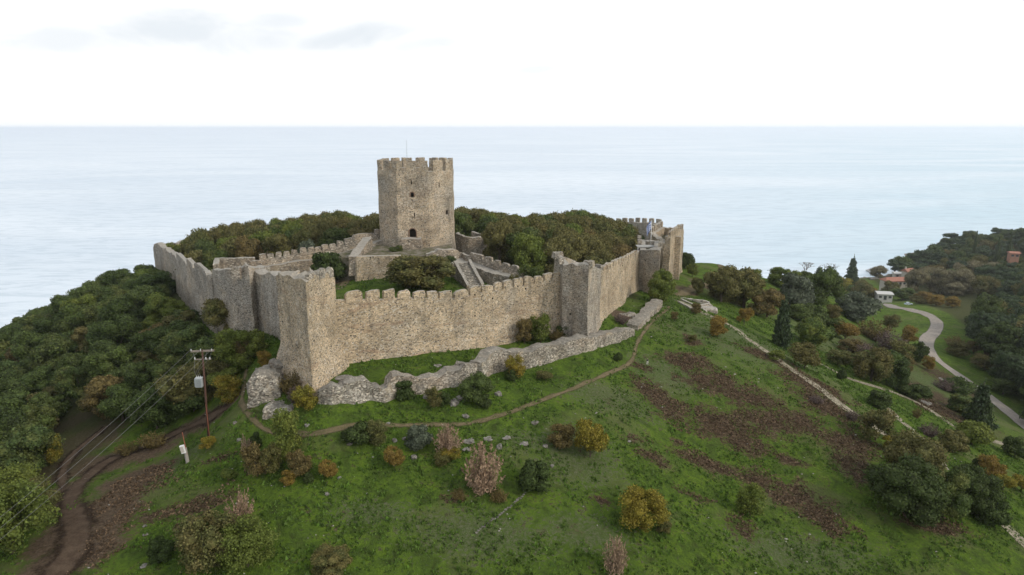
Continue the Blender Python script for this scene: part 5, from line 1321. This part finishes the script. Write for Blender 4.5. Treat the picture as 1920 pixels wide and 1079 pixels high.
strip('footpath', [(462, 690), (457, 725), (452, 755), (470, 782), (500, 808), (540, 814), (600, 812), (700, 799), (790, 799), (870, 795), (940, 778), (1000, 758), (1070, 731), (1130, 706), (1170, 688), (1188, 670), (1192, 650), (1204, 628), (1230, 598), (1256, 574)], .75, MT, 'worn earth footpath curving past the ruined outer wall')
strip('dirt_track', [(430, 762), (380, 790), (320, 818), (250, 846), (200, 868), (150, 905), (135, 950), (145, 990), (140, 1030), (105, 1079), (60, 1150)], lambda t: 2.4+2.6*t, MD, 'muddy dirt track with wheel ruts leading to the bottom left corner', .06)
strip('dirt_track', [(200, 800), (150, 840), (120, 880), (118, 920)], 2.0, MD, 'short muddy branch track from the clearing', .045)
strip('stone_path', [(1264, 562), (1300, 578), (1342, 598), (1372, 614), (1400, 634), (1465, 680), (1530, 724), (1592, 770), (1640, 802), (1690, 836), (1765, 896), (1830, 945), (1880, 982), (1930, 1028), (1990, 1085)], 1.5, MP, 'main paved stone path running down the right slope')
strip('stone_path', [(1520, 674), (1545, 686), (1580, 705), (1640, 725), (1700, 746), (1745, 770), (1785, 798), (1840, 822), (1890, 834)], 1.35, MP, 'second paved stone path, above the lower ones on the right slope')
strip('stone_path', [(1662, 764), (1700, 798), (1738, 834), (1775, 882)], 1.25, MP, 'short paved stone path linking the two longer ones')
strip('track', [(1302, 484), (1325, 492), (1352, 508)], 2.0, MT, 'pale upper track along the ridge beyond the castle')
strip('track', [(1270, 556), (1300, 541), (1330, 532)], 2.6, MT, 'trampled stony track outside the gate')
strip('road', [(1600, 566), (1635, 569), (1668, 573), (1700, 579), (1735, 589), (1756, 604), (1752, 622), (1738, 638), (1740, 655), (1758, 676), (1800, 706), (1850, 742), (1900, 780), (1960, 828), (2100, 940)], 3.5, MR, 'winding pale gravel road at the right', .10)
strip('track', [(668, 500), (660, 512), (652, 525), (630, 545)], 1.8, MT, 'worn track through the arched gate')

# kerb-like stones beside the upper stone path
def low_wall(px0, px1, h, label, th=.35):
    a = hit(*px0); b_ = hit(*px1); c = ((a[0]+b_[0])/2, (a[1]+b_[1])/2, min(a[2], b_[2])-.25); d = Vector((b_[0]-a[0], b_[1]-a[1]))
    o = rubble('kerb_wall', (c[0], c[1], c[2]), d, d.length, th, abs(a[2]-b_[2])+h+.25, M['copng'], None, int(px0[0]), .05, .05, .4, top=(lambda u, v: 1-(abs(a[2]-b_[2])/(abs(a[2]-b_[2])+h+.25))*(u if a[2] > b_[2] else 1-u))); tag(o, label, 'wall')
low_wall((1272, 568), (1300, 583), .3, 'low stone kerb on the near side of the path top')
low_wall((1276, 563), (1325, 586), .35, 'low stone kerb on the far side of the path top')

# ------------------------------------------------------------------ rocks
def rock(px, py, w, h, label, n=1, seed=0, group=None, asp=1.0):
    x, y, z = hit(px, py); s = depth_of(x, y, z)/FOC; iv, if_ = ico(3)
    V = iv*np.array([w*s*.34, w*s*.34*asp, h*s*.40]); sd = seed+int(px)
    V = V*(1+0.42*fbm(iv*1.3+sd*3.1, sd, 2)+.16*fbm(iv*4+sd, sd+5, 2))[:, None]
    V[:, 2] = np.clip(V[:, 2], -9, h*s*(.22+.05*np.sin(V[:, 0]*7)))
    V = V+np.array([x, y+w*s*.2, z+h*s*.1])
    o = link('rock', mesh('rock', V, [(a, b_, c_) for a, b_, c_, _ in if_], M['rock'])); tag(o, label, 'rock', group); return o
for (px, py, w, h, lb) in ((850, 760, 30, 24, 'grey rock outcrop between the two bushes below the outer wall'), (865, 752, 24, 20, 'grey rock outcrop behind another, below the outer wall'), (872, 783, 20, 14, 'pale boulder just above the footpath'),
                           (934, 742, 18, 22, 'slanting grey rock right of the green bushy tree'), (800, 748, 22, 16, 'grey rock behind the olive bush with yellow tips'),
                           (936, 843, 17, 20, 'blue-grey boulder at the end of the stone row'), (915, 828, 26, 9, 'long pale stone in the row right of the dry shrubs'), (950, 826, 22, 9, 'pale flat stone in the row, middle'), (980, 836, 28, 7, 'pale flat stone in the row, right end'), (1022, 840, 13, 10, 'small pale stone left of the brown bush'),
                           (1002, 795, 22, 9, 'pale stone pair below the footpath'), (1035, 875, 11, 12, 'small grey stone above the round dark bush'), (880, 832, 34, 10, 'low brown rock ledge above the tall dry shrub'),
                           (775, 860, 16, 18, 'pinkish rock under the grey-green bush'), (655, 838, 14, 12, 'pale stone at the left of the wide dark bush'), (740, 828, 16, 12, 'pale stone beside the branchy olive bush'), (758, 826, 12, 12, 'grey boulder right of the pale stone by the footpath'),
                           (613, 930, 12, 12, 'small pinkish boulder below the rusty-olive bush'), (636, 899, 10, 8, 'small stone right of the rusty-olive bush'), (796, 800, 16, 7, 'pale stone lying on the footpath'), (728, 797, 12, 6, 'flat pale stone on the footpath left part'),
                           (520, 803, 20, 10, 'pale stone near the footpath bend'), (875, 847, 20, 12, 'grey rock behind the dry pinkish shrub'), (448, 828, 12, 10, 'pale boulder on the left grass'), (440, 795, 14, 9, 'white stone pair above the pale boulder at left'),
                           (575, 800, 14, 8, 'dark stone beside the fallen masonry'), (1180, 830, 9, 6, 'tiny pale stone on the open slope'), (270, 988, 10, 8, 'white stone beside the dirt track'), (272, 1005, 14, 7, 'flat white stone below the other near the dirt track'),
                           (268, 1066, 18, 9, 'pale rock beside the dark bush at bottom left'), (640, 712, 40, 6, 'low line of stones in the strip behind the outer wall'), (820, 688, 20, 5, 'flat stone in the grass strip before the curtain wall'), (1780, 722, 22, 6, 'pale flat rock on the bare slope left of the road'), (1765, 712, 16, 5, 'small flat rock above another on the bare slope'),
                           (1735, 758, 34, 6, 'low pinkish rock slab right of the round dark bush')):
    rock(px, py, w, h, lb)
# row of stones forming a straight line on the slope
a = hit(985, 925); b_ = hit(896, 1000)
r_ = random.Random(3)
for i in range(26):
    t = i/25; px, py = 985+(896-985)*t+3*math.sin(t*5), 925+(1000-925)*t
    o = rock(px, py, r_.uniform(5, 9), r_.uniform(3, 5), 'small stones of the straight line running down from the round dark bush', seed=i, group='stones of the line on the front slope')

# ------------------------------------------------------------------ ground litter: grass tufts and scattered stones
rs = np.random.RandomState(4); n = 190000
gx = rs.uniform(-62, 78, n); gy = 42+98*rs.random(n)**1.15
i_ = np.clip(np.searchsorted(GX, gx)-1, 0, len(GX)-2); j_ = np.clip(np.searchsorted(GY, gy)-1, 0, len(GY)-2)
ok = (soil[j_, i_] < .35) & (bare[j_, i_] < .3) & (wood[j_, i_] < .4)
# keep clear of masonry plan areas
pl = np.array([p[:2] for p in (A+[FW[3], FW[6]]+B+RW)])
cl = vn(np.stack([gx/2.2, gy/2.2, gx*0], 1), 2)+.6*vn(np.stack([gx/.8, gy/.8, gx*0], 1), 4)
ok &= cl > -.15
gx, gy = gx[ok][:62000], gy[ok][:62000]; gz = groundv(gx, gy); n = len(gx)
hh = rs.uniform(.08, .22, n)*(1+1.2*(rs.random(n) > .93)); ang = rs.uniform(0, 6.28, (n, 3)); V = np.zeros((n, 3, 3, 3))
for k in range(3):
    a = ang[:, k]; u = np.stack([np.cos(a), np.sin(a), a*0], 1)*(.05+hh*.35)[:, None]; c = np.stack([gx, gy, gz-.02], 1)+rs.normal(size=(n, 3))*[.07, .07, 0]
    V[:, k, 0] = c-u; V[:, k, 1] = c+u; V[:, k, 2] = c+np.stack([rs.normal(size=n)*.05, rs.normal(size=n)*.05, hh], 1)
L['grass'] = leaf_mat('grass_blades', [(0.100, 0.185, 0.026), (0.140, 0.215, 0.040), (0.080, 0.125, 0.032), (0.160, 0.180, 0.070)], .5, .3)
tag(link('grass', mesh('grass', V.reshape(-1, 3), np.arange(n*9).reshape(-1, 3), L['grass'])), 'short green grass covering the front slope', 'grass', kind='stuff')
# dead bracken and clods on the bare patches
rs = np.random.RandomState(14); n = 240000; gx = rs.uniform(-55, 78, n); gy = rs.uniform(44, 135, n)
i_ = np.clip(np.searchsorted(GX, gx)-1, 0, len(GX)-2); j_ = np.clip(np.searchsorted(GY, gy)-1, 0, len(GY)-2)
ok = (soil[j_, i_]+.45*vn(np.stack([gx/1.6, gy/1.6, gx*0], 1), 5)) > .48
gx, gy = gx[ok][:30000], gy[ok][:30000]; gz = groundv(gx, gy); n = len(gx); hh = rs.uniform(.05, .20, n); ang = rs.uniform(0, 6.28, (n, 2)); V = np.zeros((n, 2, 3, 3))
for k in range(2):
    a = ang[:, k]; u = np.stack([np.cos(a), np.sin(a), a*0], 1)*(.06+hh*.5)[:, None]; c = np.stack([gx, gy, gz-.02], 1)+rs.normal(size=(n, 3))*[.08, .08, 0]
    V[:, k, 0] = c-u; V[:, k, 1] = c+u; V[:, k, 2] = c+np.stack([rs.normal(size=n)*.09, rs.normal(size=n)*.09, hh], 1)
L['bracken'] = leaf_mat('dead_bracken', [(0.085, 0.056, 0.034), (0.150, 0.104, 0.064), (0.060, 0.040, 0.026)], .65, .1)
tag(link('bracken', mesh('bracken', V.reshape(-1, 3), np.arange(n*6).reshape(-1, 3), L['bracken'])), 'dead brown bracken and clods on the bare patches of the slope', 'bracken', kind='stuff')
rs = np.random.RandomState(4)
n = 800; sx = rs.uniform(-50, 62, n); sy = rs.uniform(44, 120, n)
ds = vn(np.stack([sx/5, sy/5, sx*0], 1), 8) > -.05
sx, sy = sx[ds], sy[ds]; iv, if_ = ico(1); Vs = []; Fs = []; 
for k in range(len(sx)):
    if wdist(sx[k], sy[k]) < 1.5: continue
    s = rs.uniform(.04, .10)*(1.6 if rs.random() > .93 else 1); W_ = iv*np.array([s*rs.uniform(.8, 1.6), s, s*.6])*(1+.25*fbm(iv*2+k, k % 50, 1))[:, None]+np.array([sx[k], sy[k], ground(sx[k], sy[k])+s*.2])
    Fs += [(a+42*0+sum_, b2+sum_, c2+sum_) for sum_ in [len(Vs)*len(iv)] for a, b2, c2, _ in if_]; Vs.append(W_)
tag(link('scattered_stones', mesh('scattered_stones', np.concatenate(Vs), Fs, simple('pale_loose_stone', (0.30, 0.285, 0.25), .95, .3, .7))), 'small pale loose stones strewn over the grass', 'stones', kind='stuff')

# ------------------------------------------------------------------ utility pole, wires, meter post
bx, by, bz = hit(391, 821); Hp = CAMZ+ray(378, 656)[1]*by-bz
t = empty('utility_pole', (bx, by, bz)); tag(t, 'brown wooden utility pole with crossarms and grey transformer', 'utility pole')
tx, ty, tz = at(379, 656, by)
top = Vector((tx, ty, tz)); foot = Vector((bx, by, bz-.6))
adopt(MB().tube([foot, foot.lerp(top, .5), top], [.14, .12, .09], 10).build('pole', M['wood_pole'], None, True), t)
ca = Vector((math.cos(R(8)), math.sin(R(8)), -.03)).normalized()
mb = MB(); c = foot.lerp(top, .985); mb.box(c, (2.3, .14, .16), R(8)); mb.box(c+Vector((0, .16, 0)), (2.3, .1, .12), R(8)); adopt(mb.build('crossarm', M['wood']), t)
mb = MB(); c2 = foot.lerp(top, .90); mb.box(c2, (1.7, .10, .12), R(8)); adopt(mb.build('crossarm', M['wood']), t)
INSU = []
for k, s in enumerate((-1.05, -.1, 1.0)):
    p = c+ca*s+Vector((0, -.12, .16)); adopt(MB().tube([p-Vector((0, 0, .12)), p, p+Vector((0, 0, .04)), p+Vector((0, 0, .12))], [.03, .06, .04, .05], 8).build('insulator', M['porc']), t); INSU.append(p+Vector((0, 0, .08)))
for s in (-.75, .35, .75):
    p = c2+ca*s+Vector((0, -.1, .1)); adopt(MB().tube([p-Vector((0, 0, .12)), p, p+Vector((0, 0, .16))], [.04, .07, .05], 8).build('insulator', M['porc']), t)
tc_ = foot.lerp(top, .665)+Vector((-.42, -.30, 0))
tr = MB(); tr.box(tc_, (.66, .50, .95), R(8))
for q in range(7): tr.box(tc_+Vector((-.30+.1*q, -.29, 0)), (.03, .12, .82), R(8))
for q in range(4): tr.box(tc_+Vector((-.37, -.18+.12*q, 0)), (.12, .03, .82), R(8))
tro = adopt(tr.build('transformer', M['metal']), t)
lid = MB(); lid.box(tc_+Vector((0, 0, .50)), (.74, .58, .07), R(8)); lo_ = lid.build('transformer_lid', M['metal']); adopt(lo_, t)
for s in (-.2, 0, .2):
    p = tc_+Vector((s, 0, .53)); adopt(MB().tube([p, p+Vector((0, 0, .12)), p+Vector((0, 0, .24))], [.05, .035, .02], 7).build('bushing', M['porc']), t)
mb = MB()
for s, q in ((-.2, -.75), (0, .35), (.2, .75)): mb.tube([tc_+Vector((s, 0, .76)), tc_+Vector((s-.15, -.1, 1.3)), c2+ca*q+Vector((0, -.1, .2)), c+ca*(q*1.3)+Vector((0, 0, .1))], .012, 4)
adopt(mb.build('jumper_cable', M['wire']), t)
adopt(MB().tube([foot+Vector((.17, -.1, .4)), foot+Vector((.15, -.1, 4.5))], .03, 6).build('conduit', M['rust']), t)
far0 = at(-150, 1120, 44)
for k, p in enumerate(INSU):
    q = Vector(far0)+Vector((k*1.1-1.1, 0, .3)) - Vector((0, 0, 0)); pts = []
    for i in range(25):
        u = i/24; v_ = p.lerp(q, u); v_.z -= 4*.55*u*(1-u); pts.append(v_)
    o = MB().tube(pts, .010, 4).build('power_line', M['wire']); tag(o, ('left', 'middle', 'right')[k]+' power line of the three running from the utility pole to lower left', 'power line', 'power lines from the utility pole')
x, y, z = hit(352, 866); t = empty('meter_post', (x, y, z)); tag(t, 'leaning grey post carrying a white meter cabinet and a rusty pipe', 'meter post')
s = depth_of(x, y, z)/FOC
adopt(MB().tube([(x, y, z-.3), (x-.12, y, z+1.6)], [.2, .17], 8).build('post', M['concrete']), t)
cb = adopt(MB().box((x-.24, y-.22, z+1.55), (.42, .28, .85), R(10), Matrix.Rotation(R(-10), 3, 'Y')).build('cabinet', M['white']), t)
adopt(MB().box((x-.25, y-.375, z+1.57), (.32, .03, .66), R(10), Matrix.Rotation(R(-10), 3, 'Y')).build('cabinet_door', M['plaster']), t)
adopt(MB().tube([(x+.05, y-.05, z+.9), (x-.12, y, z+2.4), (x-.22, y, z+3.35)], [.045, .04, .035], 7).build('pipe', M['rust']), t)

# ------------------------------------------------------------------ person walking on the slope
def skinned(name, joints, edges, radii, mat, sub=2):
    me = bpy.data.meshes.new(name); me.from_pydata([tuple(j) for j in joints], edges, []); me.update()
    o = bpy.data.objects.new(name, me); COL.objects.link(o)
    sk = o.modifiers.new('s', 'SKIN'); o.modifiers.new('u', 'SUBSURF').levels = sub
    for i, r in enumerate(radii): me.skin_vertices[0].data[i].radius = (r, r) if not isinstance(r, tuple) else r
    me.skin_vertices[0].data[0].use_root = True
    dg = bpy.context.evaluated_depsgraph_get(); dg.update(); m2 = bpy.data.meshes.new_from_object(o.evaluated_get(dg)); bpy.data.objects.remove(o); bpy.data.meshes.remove(me)
    m2.name = name; m2.materials.clear(); m2.materials.append(mat); return m2
x, y, z = hit(1213.5, 684.5); d = depth_of(x, y, z); Hs = 12.0*d/FOC/.95/1.72
skin = simple('skin', (0.42, 0.26, 0.19)); darkc = simple('black_jacket', (0.02, 0.02, 0.022)); light = simple('light_trousers', (0.62, 0.60, 0.55)); hair = simple('dark_hair', (0.03, 0.02, 0.015)); shoe = simple('white_shoe', (.5, .5, .5))
t = empty('person', (x, y, z)); tag(t, 'person in black jacket and light trousers standing on the grass beside the footpath', 'person'); t.scale = (Hs, Hs, Hs); t.rotation_euler.z = R(30)
J = [(0, 0, .95), (0, -.01, 1.15), (0, 0, 1.38), (0, 0, 1.50), (0, -.01, 1.60), (0, -.01, 1.69),
     (.10, 0, .90), (.12, -.10, .50), (.12, -.02, .08), (.12, -.15, .04), (-.10, 0, .90), (-.12, .10, .50), (-.13, .22, .10), (-.13, .10, .04),
     (.18, 0, 1.40), (.24, .08, 1.13), (.24, -.04, .90), (-.18, 0, 1.40), (-.24, -.06, 1.13), (-.22, -.22, .96)]
Ed = [(0, 1), (1, 2), (2, 3), (3, 4), (4, 5), (0, 6), (6, 7), (7, 8), (8, 9), (0, 10), (10, 11), (11, 12), (12, 13), (2, 14), (14, 15), (15, 16), (2, 17), (17, 18), (18, 19)]
Ra = [.13, .12, .13, .055, .095, .09, .09, .06, .045, .04, .09, .06, .045, .04, .06, .045, .032, .06, .045, .032]
link('body', skinned('body', J, Ed, Ra, skin), t)
link('jacket', skinned('jacket', [J[i] for i in (0, 1, 2)]+[J[14], J[15], (.24, -.02, .93), J[17], J[18], (-.222, -.2, .985)], [(0, 1), (1, 2), (2, 3), (3, 4), (4, 5), (2, 6), (6, 7), (7, 8)], [.21, .20, .21, .11, .09, .075, .11, .09, .075], darkc), t)
link('trousers', skinned('trousers', [J[0], J[6], J[7], J[8], J[10], J[11], J[12]], [(0, 1), (1, 2), (2, 3), (0, 4), (4, 5), (5, 6)], [.15, .115, .085, .07, .115, .085, .07], light), t)
link('hair', skinned('hair', [(0, .03, 1.66), (0, .05, 1.58), (0, .06, 1.50)], [(0, 1), (1, 2)], [.125, .115, .07], hair, 1), t)
for sx_, yy_ in ((.12, -.10), (-.13, .15)):
    link('shoe', skinned('shoe', [(sx_, yy_+.06, .05), (sx_, yy_-.12, .04)], [(0, 1)], [.055, .045], shoe, 1), t)

# ------------------------------------------------------------------ seaside buildings, car
def gable(name, px, py, Y, w, d, h, rh, rz, wall, roof, label, wins=4, hip=0):
    x, y, _ = at(px, py, Y); z = ground(x, y); zt_ = CAMZ+ray(px, py)[1]*Y        # py = eaves row
    h = max(h, zt_-z); t = empty(name, (x, y, z)); tag(t, label, 'house'); z0 = zt_-h-.3
    rot = Matrix.Rotation(rz, 3, 'Z'); T = lambda a, b, c: tuple(Vector((x, y, 0))+rot @ Vector((a, b, 0))+Vector((0, 0, c)))
    adopt(MB().box((x, y, (z0+zt_)/2), (w, d, zt_-z0), rz).build('wall', M[wall]), t)
    ov = .5; V = [T(-w/2-ov, -d/2-ov, zt_-.05), T(w/2+ov, -d/2-ov, zt_-.05), T(w/2+ov, d/2+ov, zt_-.05), T(-w/2-ov, d/2+ov, zt_-.05), T(-w/2-ov+hip, 0, zt_+rh), T(w/2+ov-hip, 0, zt_+rh)]
    V += [(a, b, c-.25) for a, b, c in V[:4]]
    adopt(link('roof', mesh('roof', V, [(0, 1, 5, 4), (2, 3, 4, 5), (1, 2, 5), (3, 0, 4), (0, 6, 7, 1), (1, 7, 8, 2), (2, 8, 9, 3), (3, 9, 6, 0), (6, 9, 8, 7)], M[roof])), t)
    for k in range(wins):
        a = -w/2+w*(k+.5)/wins; nm = 'door' if k == wins//2 and wins > 2 else 'window'; hh_ = 2.0 if nm == 'door' else 1.1; zc = zt_-1.5 if nm == 'window' else zt_-1.9
        c_ = T(a, -d/2-.02, 0); wf = adopt(MB().box((c_[0], c_[1], zc), (1.3, .10, hh_), rz).build(nm, M['glass']), t)
        c_ = T(a, -d/2-.05, 0); adopt(MB().box((c_[0], c_[1], zc-hh_/2-.05), (1.5, .2, .1), rz).build('sill', M['plaster']), t)
    return t, T, zt_
t, T, zt_ = gable('house', 1679, 525, 372, 14, 6, 3.2, 1.6, R(4), 'plaster', 'tileroof', 'long low seaside building with red tiled roof and cream walls', 6, 2.0)
t, T, zt_ = gable('house', 1703, 508, 395, 5.5, 4, 3.4, 1.5, R(20), 'plaster', 'tileroof', 'small house with steep red roof and chimney behind the long building', 2)
c_ = T(-2.2, 0, 0); adopt(MB().box((c_[0], c_[1], zt_+1.2), (.7, .6, 2.6), R(20)).build('chimney', M['plaster']), t)
t, T, zt_ = gable('house', 1686, 512, 400, 6, 4, 2.6, .7, R(-10), 'plaster', 'roofwhite', 'low pale-roofed shed left of the small steep-roofed house', 2)
t, T, zt_ = gable('house', 1657, 549, 325, 6.5, 6.0, 2.2, .5, R(-12), 'roofwhite', 'roofwhite', 'white flat-roofed building left of the field edge', 3)
t, T, zt_ = gable('house', 1901, 474, 385, 4.5, 4, 2.4, .7, R(-15), 'redwall', 'tileroof', 'ochre-red house half hidden by the headland trees under the cypresses', 2)
t, T, zt_ = gable('house', 1637, 508, 452, 6.5, 5, 3.4, 1.5, R(0), 'plaster', 'roofwhite', 'pale thatched beach hut at the water edge', 2, 2.0)
# parked car
x, y, z = hit(1703, 572); t = empty('parked_car', (x, y, z)); tag(t, 'pale blue-silver car parked at the far side of the field', 'car')
def car_loft(xs, zl, zh, hw, name, mat, parent):
    V = []; Fc = []
    for a, b_, c_, w_ in zip(xs, zl, zh, hw):
        for q in ((-w_, b_), (-w_*1.02, (b_+c_)/2), (-w_*.86, c_), (w_*.86, c_), (w_*1.02, (b_+c_)/2), (w_, b_)): V.append((a, q[0], q[1]))
    n_ = len(xs)
    for i in range(n_-1):
        for k in range(6): Fc.append((i*6+k, i*6+(k+1) % 6, (i+1)*6+(k+1) % 6, (i+1)*6+k))
    Fc += [tuple(range(6))[::-1], tuple((n_-1)*6+k for k in range(6))]
    return link(name, mesh(name, V, Fc, mat, False), parent)
car_loft([-2.0, -1.9, -1.2, 0, 1.1, 1.85, 2.0], [.35, .25, .22, .22, .22, .25, .38], [.80, .92, .95, .93, .90, .78, .62], [.72, .8, .84, .85, .84, .78, .66], 'body', M['carpaint'], t)
car_loft([-1.75, -1.35, -.2, .35, 1.0], [.90]*5, [.94, 1.34, 1.42, 1.38, .92], [.72, .70, .69, .69, .72], 'windows', M['glass'], t)
car_loft([-1.35, -1.2, -.2, .3, .42], [1.34, 1.36, 1.41, 1.38, 1.33], [1.37, 1.43, 1.46, 1.43, 1.36], [.6, .64, .66, .64, .6], 'roof_panel', M['carpaint'], t)
for a in (-1.25, 1.3):
    for b_ in (-.78, .78):
        wv = MB().tube([(a, b_-.1, .31), (a, b_+.1, .31)], .31, 14).build('wheel', M['tyre'], t); MB().tube([(a, b_-.115, .31), (a, b_+.115, .31)], .17, 10).build('rim', M['metal'], wv)
for b_ in (-.55, .55): MB().box((1.96, b_, .62), (.1, .3, .14)).build('headlight', M['white'], t)
t.rotation_euler = (0, 0, R(6)); t.scale = (.85, .85, .85)
# bench-like information board near gate is not visible; low rocks on the shore
rock(1640, 524, 26, 6, 'grey boulders at the waterline left of the beach hut')

# ------------------------------------------------------------------ haze
HZ = True
if HZ:
    m = bpy.data.materials.new('thin_sea_haze'); m.use_nodes = True; m.node_tree.nodes.clear(); g = G(m.node_tree); o = g.n('ShaderNodeOutputMaterial')
    pv = g.n('ShaderNodeVolumePrincipled', None, Color=(0.93, 0.96, 1.0, 1), Density=0.00012, Anisotropy=0.6); g.link(pv.outputs[0], o.inputs['Volume'])
    h = MB().box((0, 0, (-27-1.5+CAMZ+12)/2), (72000, 72000, CAMZ+12+28.5)).build('haze', m); tag(h, 'thin pale sea haze veiling the far water', 'haze', kind='stuff')
